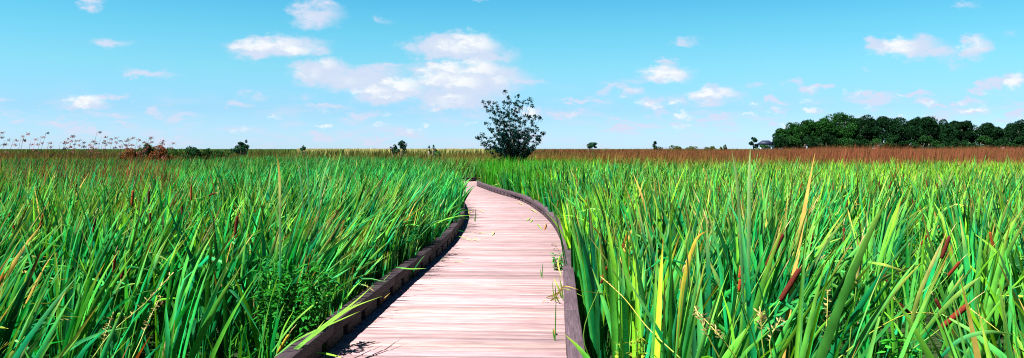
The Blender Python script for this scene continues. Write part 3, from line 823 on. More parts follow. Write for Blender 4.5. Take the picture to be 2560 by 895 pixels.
# ------------------------------------------------------------------ tall sedge stalks against the sky, left
STALKS = [(3, 332), (12, 350), (33, 351), (53, 341), (60, 336), (78, 349), (103, 343), (115, 333), (122, 358), (150, 357), (163, 347), (170, 342), (182, 340), (176, 361), (190, 351), (207, 357), (225, 353), (234, 359), (242, 331), (253, 343), (258, 352), (270, 348), (282, 345), (292, 352), (306, 353), (312, 349), (325, 345), (343, 350), (356, 356), (367, 347), (374, 343), (395, 358), (405, 352), (425, 358), (86, 362), (217, 363)]
STALKS.sort(); ORD = ['first', 'second', 'third', 'fourth', 'fifth', 'sixth', 'seventh', 'eighth', 'ninth', 'tenth', 'eleventh', 'twelfth']
for i, (px, py) in enumerate(STALKS):
    D = random.uniform(11.5, 15); t = Vector(at(px, py, D)); hgt = t.z - GZ
    b = Vector((t.x - hgt * random.uniform(.12, .26), D, GZ))
    bunch = ('above the far left edge of the marsh', 'in the thick of the stalks at far left', 'in front of the shrubby mound')[i // 12]
    tall = py < 343
    lab = '%s tall sedge stalk from the left %s' % (ORD[i % 12], bunch)
    if px == 242: lab = 'tallest dark tipped sedge stalk against the sky at far left'
    if px == 115: lab = 'tall upright sedge stalk with dark round tip against the sky near the left edge'
    root = empty('sedge_stalk', b, lab, 'sedge stalk', 'tall flowering sedge stalks at the far left')
    mb = MB(); k = b.lerp(t, .6) + Vector((-.03, 0, .05))
    P = catmull([tuple(b), tuple(k), tuple(t)], 5); mb.tube(P, [.0042 - .0022 * j / len(P) for j in range(len(P))], 5, (.07, .10, .02), (.10, .07, .06))
    link('stem', mb.mesh('stem', True), M_STALK, root)
    # nodding clusters of small brown flowers
    dark = px in (115, 242)
    for c_ in range(1 if dark else random.choice((2, 3, 3))):
        q = t - Vector((0, 0, c_ * random.uniform(.06, .11))) + Vector((random.uniform(0, .06), 0, 0)); n = 42
        pts = np.array(q) + RNG.normal(0, 1, (n, 3)) * np.array((.014, .013, .010)); pts[:, 0] += RNG.uniform(0, .03, n)
        u = RNG.normal(0, 1, (n, 3)); v = RNG.normal(0, 1, (n, 3)); sz = .0075
        u = u / np.linalg.norm(u, axis=1)[:, None] * sz; v = v / np.linalg.norm(v, axis=1)[:, None] * sz
        V = np.stack([pts - u, pts + v, pts + u, pts - v], 1).reshape(-1, 3); F = np.arange(4 * n).reshape(-1, 4)
        cc = np.array((.05, .03, .03)) if dark or random.random() < .25 else np.array((.27, .09, .085))
        link('flower_head', mesh_np('flower_head', V, F, np.repeat(cc[None] * RNG.uniform(.6, 1.5, (n, 1)), 4, 0)), M_DRY, root)


# ------------------------------------------------------------------ foliage helpers
def leafcloud(P, size, col, aspect=1.0, vary=.35, colscale=None):
    n = len(P); u = RNG.normal(0, 1, (n, 3)); u /= np.linalg.norm(u, axis=1)[:, None]
    v = np.cross(u, RNG.normal(0, 1, (n, 3))); v /= np.linalg.norm(v, axis=1)[:, None]
    s = size * RNG.uniform(.6, 1.3, (n, 1)); u = u * s; v = v * s * aspect
    V = np.stack([P - u, P + v * .5, P + u, P - v * .5], 1)
    c = np.array(col)[None] * RNG.uniform(1 - vary, 1 + vary, (n, 1)) * (1 if colscale is None else colscale[:, None])
    return V.reshape(-1, 3), np.repeat(c, 4, 0)


def foliage_mesh(name, P, size, col, aspect=1.0, vary=.35, cs=None):
    V, C = leafcloud(P, size, col, aspect, vary, cs); return mesh_np(name, V, np.arange(len(V)).reshape(-1, 4), C)


# the young tree in the middle: limbs to tips read off its outline, with real depth
def centre_tree():
    D0 = 45.0; bx, by = 1283, 392
    base = Vector(at(bx, by, D0)); base.z = GZ
    root = empty('willow_tree', base, 'sparse dark young tree with upswept branches standing alone behind the bend of the boardwalk', 'tree')
    sc = 1 / 4.07
    tips = [(462, 125, .3), (500, 200, -.2), (445, 240, .5), (585, 165, 0), (560, 250, -.3), (610, 290, .3), (705, 195, .2), (650, 225, -.4), (730, 215, .5), (240, 225, .2), (300, 240, -.2), (300, 310, .5), (357, 230, -.4), (350, 330, .2), (385, 290, -.6), (435, 345, .2),
            (280, 440, .3), (300, 500, -.2), (190, 590, .3), (235, 560, -.3), (230, 650, .1), (300, 610, .7), (350, 420, -.7), (500, 330, .8), (530, 400, -.8), (480, 440, .9), (610, 400, .9), (640, 440, -.9), (690, 380, .4), (760, 375, .1), (815, 388, .2), (745, 440, -.4), (700, 500, .8), (780, 512, -.2),
            (840, 548, .2), (800, 575, -.4), (805, 632, .1), (760, 672, .4), (700, 620, -.9), (640, 560, 1.0), (560, 520, -1.0), (430, 560, -1.0), (400, 640, .9), (350, 680, -.4), (650, 700, .6), (720, 715, -.4), (600, 640, -.8), (500, 640, .8), (560, 330, .5), (380, 500, .6), (450, 690, .4), (640, 740, -.2), (560, 720, .2), (700, 745, .3), (470, 600, -.5), (540, 590, 0), (420, 400, .4)]
    wood = MB(); trunkm = MB(); pts = []
    top = base + Vector((0, 0, 1.5))
    for (u, v, dz) in tips:
        tip = Vector(at(1150 + u * sc, 200 + v * sc, D0 + dz * 1.3))
        st = base + Vector((random.uniform(-.12, .12), random.uniform(-.12, .12), random.uniform(.15, 1.1)))
        if tip.z < 1.9: st.z = min(st.z, .4)
        mid = st.lerp(tip, .5) + Vector(((tip.x - st.x) * -.12, 0, abs(tip.x - st.x) * -.10 + .06))
        P = catmull([tuple(st), tuple(mid), tuple(tip)], 7)
        wood.tube(P, [max(.006, .034 * (1 - j / len(P)) ** 1.2) for j in range(len(P))], 5, (.10, .085, .06), (.05, .06, .04))
        m = len(P); dist = (tip - st).length
        for j in range(int(m * (.5 if tip.z > 2.6 else .35)), m):
            f = j / (m - 1)
            # side twigs with leaves
            nt_ = 3
            for _ in range(nt_):
                if random.random() < (.62 if P[j][2] > 2.6 else .42): continue
                dirv = Vector((random.uniform(-1, 1), random.uniform(-1, 1), random.uniform(-.2, 1))).normalized()
                ln = random.uniform(.06, .22) * (1.15 - .5 * f); e = Vector(P[j]) + dirv * ln
                wood.tube([tuple(P[j]), tuple(e)], [.006, .003], 3, (.05, .06, .04), cap=False)
                n = random.randint(12, 22)
                pts.append(np.array(e)[None] + RNG.normal(0, .045, (n, 3)) * np.array((1, 1, .8)))
        pts.append(np.array(tip)[None] + RNG.normal(0, .07, (22, 3)))
    for k in range(4):
        o = Vector((random.uniform(-.15, .15), random.uniform(-.15, .15), 0))
        trunkm.tube([base + o * .5, base + o + Vector((0, 0, .8)), base + o * 2.2 + Vector((0, 0, 1.6)), base + o * 3.5 + Vector((0, 0, 2.6))], [.07, .06, .045, .02], 7, (.16, .14, .11))
    link('trunk', trunkm.mesh('trunk', True), M_BARK, root)
    link('branches', wood.mesh('branches', True), M_BARK, root)
    P = np.concatenate(pts)
    link('foliage', foliage_mesh('foliage', P, .060, (.003, .034, .030), .9, .5), M_TREE, root)
    print('centre tree leaves', len(P))


centre_tree()


def crown_points(c, rx, ry, rz, n, lumps, seed, hollow=.55, lump_r=.36):
    r = np.random.default_rng(seed); out = []; cs = []
    for i in range(lumps):
        a = r.uniform(0, 6.283); e = r.uniform(-.55, 1.0); k = r.uniform(.35, .92)
        ce = math.sqrt(max(0, 1 - e * e)) if e > 0 else 1
        lc = np.array(c) + np.array((math.cos(a) * rx * k * ce, math.sin(a) * ry * k * ce, e * rz * .72))
        lr = lump_r * r.uniform(.6, 1.35) * np.array((rx, ry, rz * .72))
        m = n // lumps
        d = r.normal(0, 1, (m, 3)); d /= np.linalg.norm(d, axis=1)[:, None]
        rad = r.uniform(hollow, 1, (m, 1)) ** .6
        q = lc + d * rad * lr; q[:, 2] -= np.where(d[:, 2] < -.3, .25 * lr[2] * d[:, 2], 0)
        out.append(q); cs.append(np.full(m, r.uniform(.8, 1.3)))
    return np.concatenate(out), np.concatenate(cs)


def tree(name, px, top, halfw, D, label, group=None, col=(.016, .070, .014), lumps=16, leaf=.2, n=3400, clear=.45, seed=1, cat='tree', squash=1.0, trunk_col=(.20, .17, .13)):
    r = random.Random(seed); ppm = FP / D
    zt = EYE - (top - HY) / ppm; x = (px - HX) / ppm; rx = halfw / ppm
    H = zt - GZ; rz = H * (1 - clear) / 2; cz = zt - rz
    root = empty(name, (x, D, GZ), label, cat, group)
    t = MB(); tr = max(.05, H * .022)
    lean = r.uniform(-.06, .06) * H
    t.tube([(x, D, GZ), (x + lean * .3, D, GZ + H * .3), (x + lean, D, cz)], [tr * 1.3, tr, tr * .6], 7, trunk_col)
    for k in range(5):
        a = r.uniform(0, 6.283); s_ = GZ + H * r.uniform(.22, .5)
        t.tube([(x + lean * .4, D, s_), (x + math.cos(a) * rx * .35, D + math.sin(a) * rx * .35, s_ + H * .18), (x + math.cos(a) * rx * .7, D + math.sin(a) * rx * .7, cz + rz * r.uniform(-.2, .4))], [tr * .6, tr * .4, tr * .15], 5, trunk_col)
    link('trunk', t.mesh('trunk', True), M_BARK, root)
    P, cs = crown_points((x, D, cz), rx, rx * 1.05, rz * squash, n, lumps, seed)
    link('crown', foliage_mesh('crown', P, leaf, col, .95, .4, cs), M_TREE, root)
    return root


WOOD = [  # px, top, half width, distance
    (1960, 315, 26, 205), (1984, 304, 27, 212), (2012, 301, 24, 200), (2034, 296, 26, 208), (2062, 293, 24, 196), (2100, 281, 42, 203), (2140, 292, 25, 210), (2172, 286, 32, 198), (2208, 290, 24, 206), (2251, 284, 40, 200), (2293, 291, 24, 209), (2322, 290, 32, 199), (2362, 296, 27, 205), (2386, 301, 26, 212), (2411, 299, 26, 197), (2476, 304, 30, 204), (2532, 305, 24, 210), (2562, 298, 34, 201), (2612, 298, 34, 206), (2670, 302, 34, 200)]
WL = ['low tree sloping down at the open left end of the dark wood', 'second tree of the dark wood from its left end, slightly taller', 'rounded tree of the wood, third from its left end', 'bright topped tree of the wood, fourth from its left end',
      'tree of the wood just left of its highest crown', 'highest dome shaped tree of the wood', 'tree of the wood just right of the highest crown', 'dark tree with trunk and sky gaps showing, second right of the highest crown', 'dark tree of the wood, third right of the highest crown',
      'broad dark tree in the middle of the wood with a bushy peak', 'tree just right of the middle peak of the wood', 'tree of the wood, second right of the middle peak', 'tree of the wood, third right of the middle peak', 'small tree behind the right shoulder of the main wood', 'round shouldered tree ending the main wood before the gap',
      'separate round tree between the two gaps at right', 'dark tree just right of the second gap near the right edge', 'dark tall tree at the right edge of the photo', 'dark tree beyond the right edge tree', 'last dark tree past the right edge']
for i, (px, top, hw, D) in enumerate(WOOD):
    lit = i < 7  # sunlit left end of the wood; that light is put into the crown colour
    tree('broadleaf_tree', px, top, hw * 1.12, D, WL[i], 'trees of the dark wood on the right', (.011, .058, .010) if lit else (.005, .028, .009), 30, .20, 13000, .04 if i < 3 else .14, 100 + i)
for i, (px, top, hw) in enumerate([(1998, 322, 26), (2048, 312, 30), (2088, 308, 30), (2128, 312, 30), (2160, 326, 24), (2232, 322, 26), (2275, 308, 30), (2335, 306, 30), (2385, 318, 28), (2415, 322, 20), (2475, 322, 26), (2550, 316, 30)]):
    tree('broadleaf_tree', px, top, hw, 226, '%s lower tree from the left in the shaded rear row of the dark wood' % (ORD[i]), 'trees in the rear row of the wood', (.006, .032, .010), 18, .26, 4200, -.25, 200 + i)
UNDER = [(1950, 345, 20), (1985, 346, 18), (2022, 344, 18), (2066, 337, 24), (2110, 350, 24), (2130, 347, 20), (2160, 352, 20), (2200, 350, 24), (2232, 345, 20), (2272, 348, 22), (2320, 344, 26), (2362, 350, 22), (2410, 346, 26), (2460, 345, 26), (2500, 347, 24), (2545, 344, 26), (2600, 345, 30)]
for i, (px, top, hw) in enumerate(UNDER):
    tree('bush', px, top - 8, hw * 1.35, 190, '%s leafy bush from the left along the foot of the dark wood' % (ORD + ['thirteenth', 'fourteenth', 'fifteenth', 'sixteenth', 'seventeenth'])[i], 'bushes at the foot of the wood', (.013, .055, .012) if i % 3 == 1 else (.007, .036, .010), 14, .2, 4200, -.35, 300 + i, 'bush')

# lone shrubs and trees along the horizon
tree('shrub', 601, 350, 21, 70, 'small dark shrub alone on the horizon left of centre', None, (.010, .050, .024), 13, .08, 1500, .42, 401, 'shrub')
tree('shrub', 615, 346, 9, 70, 'dark twiggy shrub tip leaning right out of the lone shrub on the horizon', None, (.010, .050, .024), 4, .07, 350, .55, 402, 'shrub')
tree('shrub', 757, 364, 9, 90, 'tiny round dark bush on the horizon below the white cloud', None, (.010, .05, .02), 7, .09, 400, .55, 403, 'bush')
tree('small_tree', 985, 357, 10, 75, 'left one of the two close dark little trees on the horizon', None, (.010, .05, .028), 8, .08, 480, .35, 404, 'tree')
tree('small_tree', 1004, 349, 14, 74, 'right and taller of the two close dark little trees on the horizon', None, (.010, .05, .028), 10, .08, 900, .35, 405, 'tree')
tree('small_tree', 1072, 362, 6, 76, 'low thin sapling left of the lone willow like tree', None, (.02, .06, .04), 3, .07, 120, .5, 406, 'sapling')
tree('small_tree', 1085, 355, 7, 77, 'taller thin sapling between the little trees and the central tree', None, (.02, .06, .04), 4, .07, 170, .4, 407, 'sapling')
tree('shrub', 1090, 372, 20, 66, 'low green bush under the thin saplings', None, (.03, .09, .02), 6, .10, 700, .0, 408, 'bush')
tree('shrub', 1478, 353, 15, 100, 'dark low tree on the horizon right of the central tree', None, (.010, .045, .024), 11, .11, 900, .52, 409, 'tree')
tree('small_tree', 1643, 349, 11, 110, 'small dark tree with a leaning top on the horizon right of centre', None, (.010, .05, .022), 9, .11, 700, .30, 410, 'tree')
for i, (px, top, hw, c) in enumerate([(1690, 362, 22, 'grey green low scrub, start of the long scrub bank left of the wood'), (1735, 358, 30, 'rounded grey green scrub in the middle of the scrub bank left of the wood'), (1775, 359, 26, 'low scrub beside the taller scrubby bush left of the wood'), (1808, 351, 10, 'taller pale scrubby bush left of the pavilion')]):
    tree('scrub_bush', px, top, hw, 105, c, 'scrub bank left of the wood', (.07, .10, .035), 8, .12, 1100, .0, 420 + i, 'bush')
tree('small_tree', 1884, 340, 11, 180, 'small round tree beside the white pavilion', None, (.014, .06, .03), 7, .22, 700, .3, 430)
tree('shrub', 1910, 360, 20, 178, 'low dark shrubs in front of the white pavilion', None, (.014, .06, .016), 6, .2, 500, .0, 431, 'bush')
# shrubby mound on the left
for i, (px, top, hw, D, col, lab) in enumerate([
        (372, 349, 15, 58, (.020, .075, .02), 'green shrub top with upright twigs in the mound behind the sedge stalks'), (332, 366, 30, 56, (.16, .065, .02), 'rusty orange shrub at the left end of the mound'), (362, 361, 34, 60, (.05, .085, .02), 'dull green shrub filling the middle of the mound'), (402, 362, 28, 54, (.16, .055, .02), 'bright rust orange shrub in the middle of the mound'),
        (436, 363, 38, 62, (.022, .085, .018), 'low green shrub between the orange shrub and the dark bush'), (476, 355, 26, 60, (.010, .055, .016), 'dark green bush at the right end of the mound'), (510, 366, 24, 61, (.018, .065, .016), 'small low dark bush beside the dark green bush'), (548, 370, 44, 64, (.022, .075, .016), 'long low green bush right of the mound')]):
    tree('shrub', px, top, hw, D, lab, 'shrubs of the mound on the left', col, 12, .07, 3200, .0, 440 + i, 'bush')


# ------------------------------------------------------------------ pavilion
def pavilion():
    D = 186.0; ppm = FP / D; x0, x1 = (1897 - HX) / ppm, (1931 - HX) / ppm; xm = (x0 + x1) / 2; hw = (x1 - x0) / 2
    root = empty('pavilion', (xm, D, GZ), 'small white open pavilion with dark blue hipped roof left of the wood', 'pavilion')
    ze = EYE + .95; zr = EYE + 1.95; dp = hw * 1.0; ov = .25
    m = MB(); b = len(m.v)
    m.quad_box([(xm - hw - ov, D - dp - ov, ze), (xm + hw + ov, D - dp - ov, ze), (xm + hw + ov, D + dp + ov, ze), (xm - hw - ov, D + dp + ov, ze),
                (xm - hw * .45, D - .15, zr), (xm + hw * .45, D - .15, zr), (xm + hw * .45, D + .15, zr), (xm - hw * .45, D + .15, zr)], (.014, .02, .05))
    link('roof', m.mesh('roof'), M_ROOF, root)
    m = MB()
    m.box(xm - hw, xm + hw, D - dp, D - dp + .12, ze - .17, ze - .003, (.75, .75, .74)); m.box(xm - hw, xm + hw, D + dp - .12, D + dp, ze - .17, ze - .003, (.75, .75, .74))
    link('fascia', m.mesh('fascia'), M_WHITE, root)
    for sx in (-1, -.33, .33, 1):
        for sy in (-1, 1):
            m = MB(); cx = xm + sx * (hw - .1); cy = D + sy * (dp - .3)
            m.box(cx - .1, cx + .1, cy - .1, cy + .1, GZ + .25, ze - .003, (.78, .78, .77)); link('post', m.mesh('post'), M_WHITE, root)
    m = MB(); m.box(xm - hw - .2, xm + hw + .2, D - dp - .2, D + dp + .2, GZ, GZ + .247, (.4, .4, .38)); link('floor_slab', m.mesh('floor_slab'), M_WHITE, root)


pavilion()


# ------------------------------------------------------------------ single leaves, stalks and weeds
def leaf_thing(name, pts, w, c0, c1, label, cat, group=None, mat=None, face=(0, -1, .3)):
    """pts: list of (px, py, D) or absolute points flagged by a 4th element"""
    P = [at(*p) if len(p) == 3 else p[:3] for p in pts]
    o = link(name, ribbon(P, w, c0, c1, name, face), mat or M_CAT)
    tag(o, label, cat, group); return o


G = tuple(GREEN_T * 1.3); Y_ = tuple(GREEN_Y * 1.4)
leaf_thing('cattail_leaf', [(1868, 820, 4.2), (1872, 600, 4.2), (1873, 450, 4.22), (1876, 366, 4.24)], .021, (.04, .34, .10), (.45, .60, .20), 'tallest leaf in the right marsh, reaching above the horizon with a pale tip', 'leaf', 'tall single leaves')
leaf_thing('cattail_leaf', [(1860, 800, 4.6), (1850, 560, 4.6), (1842, 450, 4.6), (1829, 374, 4.6)], .019, (.03, .30, .10), (.40, .55, .16), 'tall leaf just left of the tallest leaf, leaning slightly left', 'leaf', 'tall single leaves')
leaf_thing('cattail_leaf', [(1690, 895, 4.4), (1700, 780, 4.4), (1712, 690, 4.42), (1740, 600, 4.5), (1772, 575, 4.6)], .022, (.28, .40, .03), (.60, .36, .05), 'broad yellow leaf bending right with an orange tip in the right marsh', 'leaf', 'tall single leaves')
leaf_thing('cattail_leaf', [(700, 700, 6.2), (700, 520, 6.2), (698, 430, 6.25), (691, 385, 6.25)], .020, G, (.62, .34, .06), 'upright leaf with a bright orange tip crossing the far left marsh', 'leaf', 'tall single leaves')
leaf_thing('cattail_leaf', [(760, 560, 8), (752, 450, 8), (737, 382, 8)], .018, G, (.25, .45, .15), 'pale tipped leaf leaning left, right of the orange tipped leaf', 'leaf', 'tall single leaves')
leaf_thing('cattail_leaf', [(775, 560, 8), (770, 450, 8), (764, 376, 8)], .018, G, (.25, .45, .15), 'pale tipped leaf nearly upright, farthest right of the orange tipped leaf', 'leaf', 'tall single leaves')
leaf_thing('cattail_leaf', [(790, 600, 7.6), (805, 460, 7.6), (828, 384, 7.7)], .019, G, (.22, .42, .10), 'leaf leaning right above the middle of the left marsh', 'leaf', 'tall single leaves')
leaf_thing('cattail_leaf', [(2085, 895, 3.9), (2110, 720, 3.9), (2165, 590, 3.95), (2200, 520, 4.0)], .015, (.03, .26, .05), (.22, .42, .06), 'broad green leaf rising beside the cattail head with the pale sheath', 'leaf', 'tall single leaves')
leaf_thing('cattail_leaf', [(2262, 895, 4.0), (2290, 760, 4.0), (2330, 660, 4.05), (2362, 590, 4.1)], .020, (.10, .26, .02), (.50, .44, .14), 'yellowing leaf with a pale tip over the dark gap at right', 'leaf', 'tall single leaves')
leaf_thing('cattail_leaf', [(2170, 655, 4.6), (2210, 662, 4.5), (2262, 678, 4.5)], .016, (.10, .34, .03), (.40, .40, .08), 'short bright leaf pointing right above the dark gap', 'leaf', 'tall single leaves')
leaf_thing('cattail_leaf', [(2300, 840, 3.9), (2370, 760, 3.9), (2420, 715, 3.95), (2455, 690, 4.0)], .020, (.12, .34, .04), (.30, .46, .10), 'broad pale green leaf slanting right above the rust red cattail head', 'leaf', 'tall single leaves')
leaf_thing('cattail_leaf', [(2350, 895, 3.5), (2400, 850, 3.5), (2470, 830, 3.5), (2545, 838, 3.6)], .018, G, (.20, .42, .06), 'long leaf arching flat to the right near the bottom right corner', 'leaf', 'tall single leaves')
# leaves leaning over the left kerb
tuft = empty('kerb_leaf_tuft', at(700, 895, 5.6), 'tuft of pale leaves flopping over the left kerb near the bottom', 'leaf tuft')
for pts, w in (([(690, 900, 5.55), (770, 850, 5.7), (870, 775, 6.1), (956, 740, 6.5)], .022), ([(700, 905, 5.6), (790, 828, 5.8), (880, 760, 6.2), (935, 712, 6.7)], .018), ([(690, 905, 5.5), (760, 855, 5.7), (840, 790, 6.1), (905, 752, 6.5)], .018),
               ([(705, 905, 5.5), (770, 850, 5.7), (812, 800, 6.0)], .014), ([(690, 890, 5.5), (750, 845, 5.6), (850, 800, 5.9), (900, 778, 6.1)], .016), ([(680, 880, 5.6), (740, 800, 5.9), (815, 740, 6.3), (860, 722, 6.6)], .015)):
    link('leaf', ribbon([at(*p) for p in pts], w, (.05, .26, .04), (.30, .48, .06), 'leaf', (0, -.6, 1)), M_CAT, tuft)
leaf_thing('fallen_leaf', [(785, 880, 5.95), (815, 884, 6.0), (865, 896, 5.9)], .020, (.14, .40, .04), (.25, .45, .05), 'bright green leaf poking out over the kerb at the bottom edge', 'leaf', 'leaves hanging over the kerbs', face=(0, -.5, 1))
leaf_thing('kerb_leaf', [(990, 668, 9.0), (1025, 672, 9.0), (1066, 671, 9.1)], .022, (.05, .34, .05), (.25, .45, .06), 'green leaf poking across the middle of the left kerb', 'leaf', 'leaves hanging over the kerbs', face=(0, -.5, 1))
leaf_thing('kerb_leaf', [(1098, 618, 12.1), (1095, 640, 12.0), (1092, 655, 12.0)], .02, (.06, .36, .04), (.12, .42, .05), 'short upright leaf against the dark inner side of the left kerb', 'leaf', 'leaves hanging over the kerbs')

# litter lying on the deck : (px, py of both ends), z given by the deck
def on_deck(px, py, z=.006):
    D = FP * (EYE - z) / (py - HY); return ((px - HX) / FP * D, D, z)


LITTER = [((1118, 591), (1188, 604), 'long green leaf lying across the boardwalk from the left kerb', 'g'), ((1196, 583), (1222, 582), 'short pale leaf on the boardwalk beyond the long green one', 'g'), ((1200, 600), (1242, 599), 'dark dry leaf lying flat in the middle of the boardwalk', 'd'), ((1185, 582), (1205, 584), 'dark short leaf beside the pale leaf', 'd'),
          ((1098, 653), (1132, 654), 'green leaf lying near the left kerb in the middle distance', 'g'), ((1132, 654), (1165, 657), 'yellow leaf end lying in the middle distance', 'y'), ((994, 731), (1006, 729), 'small orange leaf chip beside the left kerb', 'o'), ((1166, 500), (1198, 497), 'dark leaf lying far along the boardwalk', 'd'), ((1168, 520), (1175, 545), 'thin dead leaf by the far end of the left kerb', 'y'),
          ((1196, 527), (1212, 531), 'cluster of straw bits far along the boardwalk', 'y'), ((1176, 530), (1186, 527), 'pale straw bit at the left far along the boardwalk', 'y'), ((1290, 505), (1312, 515), 'yellow leaf lying against the far bend of the right kerb', 'y'), ((1322, 522), (1345, 536), 'straw coloured leaf by the right kerb bend', 'y'), ((1318, 552), (1326, 545), 'small green leaf bit right of centre', 'g'), ((1327, 556), (1331, 548), 'bent green leaf bit near the right bend', 'g'), ((1342, 560), (1356, 576), 'thin green leaf near the right kerb bend', 'g'),
          ((1361, 575), (1366, 558), 'reddish twig leaning at the right kerb', 'o'), ((1378, 612), (1392, 616), 'small olive leaf by the right kerb', 'd'), ((1382, 624), (1400, 627), 'second olive leaf by the right kerb', 'd'), ((1366, 745), (1382, 741), 'pale crumpled leaf bit below the kerb tuft', 'y'), ((1355, 756), (1372, 754), 'thin tan leaf bit on the near planks', 'o'), ((1384, 838), (1387, 830), 'small red leaf on the near planks by the right kerb', 'o'), ((1230, 588), (1236, 580), 'tiny yellow chip in the middle of the planks', 'y'), ((1175, 598), (1198, 604), 'olive leaf end in the middle distance', 'g')]
LC = {'g': ((.10, .30, .03), (.32, .42, .05)), 'd': ((.10, .07, .03), (.22, .16, .06)), 'y': ((.55, .45, .10), (.62, .52, .18)), 'o': ((.40, .12, .04), (.55, .25, .06))}
for (a, b, lab, k) in LITTER:
    A = Vector(on_deck(*a)); B = Vector(on_deck(*b)); m = (A + B) / 2 + Vector((0, random.uniform(-.03, .03), random.uniform(.012, .04)))
    w = .012 + .006 * random.random() + .0006 * A.y
    leaf_thing('fallen_leaf', [(*A, 0), (*m, 0), (*B, 0)], w, LC[k][0], LC[k][1], lab, 'fallen leaf', 'fallen leaves on the boardwalk', M_DEAD, face=(0, 0, 1))
# stems sprouting through the planks
for (px, y0, y1, lab) in ((1388, 852, 740, 'tall thin green stem rising through the planks by the right kerb'), (1355, 694, 655, 'small green sprout standing in the middle of the near planks'), (1188, 556, 518, 'thin dark stem standing far along the boardwalk near the left kerb')):
    b = Vector(on_deck(px, y0, 0.0)); t = Vector(at(px + 2, y1, b.y))
    r = empty('sprout', b, lab, 'sprout', 'stems growing through the planks')
    wd = .010 if px != 1188 else .018
    link('stem', ribbon([tuple(b), tuple(b.lerp(t, .5)), tuple(t)], wd, (.06, .30, .05), (.10, .20, .05) if px != 1188 else (.02, .06, .05), 'stem'), M_CAT, r)
    link('leaf', ribbon([tuple(b), tuple(b + Vector((-.012, 0, .05))), tuple(b + Vector((-.02, 0, .11)))], .014, (.06, .28, .03), (.14, .38, .04), 'leaf'), M_CAT, r)
# tuft caught on the right kerb
def P3(px, py, D): return tuple(at(px, py, D))


tuft = empty('leaf_tuft', P3(1400, 756, 8.45), 'tuft of green and straw leaves hanging over the right kerb onto the planks', 'leaf tuft')
for pts, w, c0, c1 in (([(1404, 745, 8.2), (1396, 720, 8.2), (1384, 694, 8.25)], .018, (.16, .36, .03), (.36, .44, .05)), ([(1408, 752, 8.2), (1404, 720, 8.2), (1398, 690, 8.2)], .016, (.10, .34, .03), (.3, .42, .05)), ([(1398, 756, 8.3), (1390, 740, 8.25), (1388, 712, 8.2)], .014, (.10, .34, .03), (.3, .42, .05)),
                       ([(1390, 756, 8.3), (1384, 735, 8.3), (1380, 698, 8.3)], .012, (.08, .30, .03), (.3, .42, .05)), ([(1366, 744, 8.5), (1395, 732, 8.2), (1412, 716, 8.0), (1446, 724, 7.9)], .016, (.60, .50, .20), (.62, .42, .12)), ([(1372, 742, 8.5), (1392, 738, 8.2), (1412, 722, 8.0), (1460, 742, 7.8)], .012, (.5, .42, .1), (.3, .4, .06)),
                       ([(1400, 640, 9.3), (1395, 660, 9.1), (1404, 694, 8.9)], .016, (.2, .4, .04), (.5, .45, .08)), ([(1376, 752, 8.4), (1390, 744, 8.3), (1402, 748, 8.2)], .02, (.55, .42, .12), (.4, .3, .05))):
    link('leaf', ribbon([P3(*p) for p in pts], w, c0, c1, 'leaf'), M_DEAD, tuft)


def weed(name, cpx, cpy, D, w, h, nst, label, col, leafl=.05, leafw=.3):
    b = Vector(at(cpx, cpy, D)); root = empty(name, (b.x, D, GZ), label, 'weed')
    st = MB(); pts = []; V = []; C = []
    for k in range(nst):
        tx = b.x + random.uniform(-w, w); ty = D + random.uniform(-w, w) * .6; tz = b.z + random.uniform(-h, h)
        sx = b.x + (tx - b.x) * .5
        P = catmull([(sx, D + (ty - D) * .5, GZ), ((sx + tx) / 2, ty, (GZ + tz) / 2 + .1), (tx, ty, tz)], 8)
        st.tube(P, [.004 - .0025 * j / len(P) for j in range(len(P))], 4, (.05, .16, .03), (.08, .28, .03))
        for j in range(len(P) // 3, len(P)):
            for _ in range(3):
                d = Vector((random.uniform(-1, 1), random.uniform(-1, 1), random.uniform(-.3, .5))).normalized(); p = Vector(P[j]); L_ = leafl * random.uniform(.7, 1.4)
                s_ = d.cross(Vector((random.uniform(-.4, .4), random.uniform(-.4, .4), 1))).normalized() * L_ * leafw * .5
                V += [tuple(p), tuple(p + d * L_ * .5 + s_), tuple(p + d * L_ - Vector((0, 0, L_ * .2))), tuple(p + d * L_ * .5 - s_)]
                c = np.array(col) * random.uniform(.6, 1.35); C += [c] * 4
    link('stems', st.mesh('stems', True), M_STALK, root)
    link('leaves', mesh_np('leaves', V, np.arange(len(V)).reshape(-1, 4), np.array(C)), M_FINE, root)


weed('leafy_weed', 742, 722, 6.3, .27, .22, 22, 'leafy dark green weed with narrow leaves beside the left kerb', (.02, .19, .02), .085, .26)
weed('leafy_weed', 690, 690, 6.4, .22, .18, 10, 'smaller leafy weed left of the bigger one by the left kerb', (.02, .18, .02), .08, .26)
weed('weed_sprig', 1402, 642, 10.6, .10, .05, 7, 'small green weed sprig reaching over the right kerb', (.03, .26, .03), .05, .4)
weed('leafy_weed', 1582, 862, 4.0, .10, .10, 8, 'small yellow flowered weed low in the right foreground', (.20, .24, .02), .028, .6)
weed('leafy_weed', 2255, 868, 3.7, .07, .06, 6, 'small bright green broad leaved weed low in front of the dark gap', (.05, .40, .03), .06, .4)


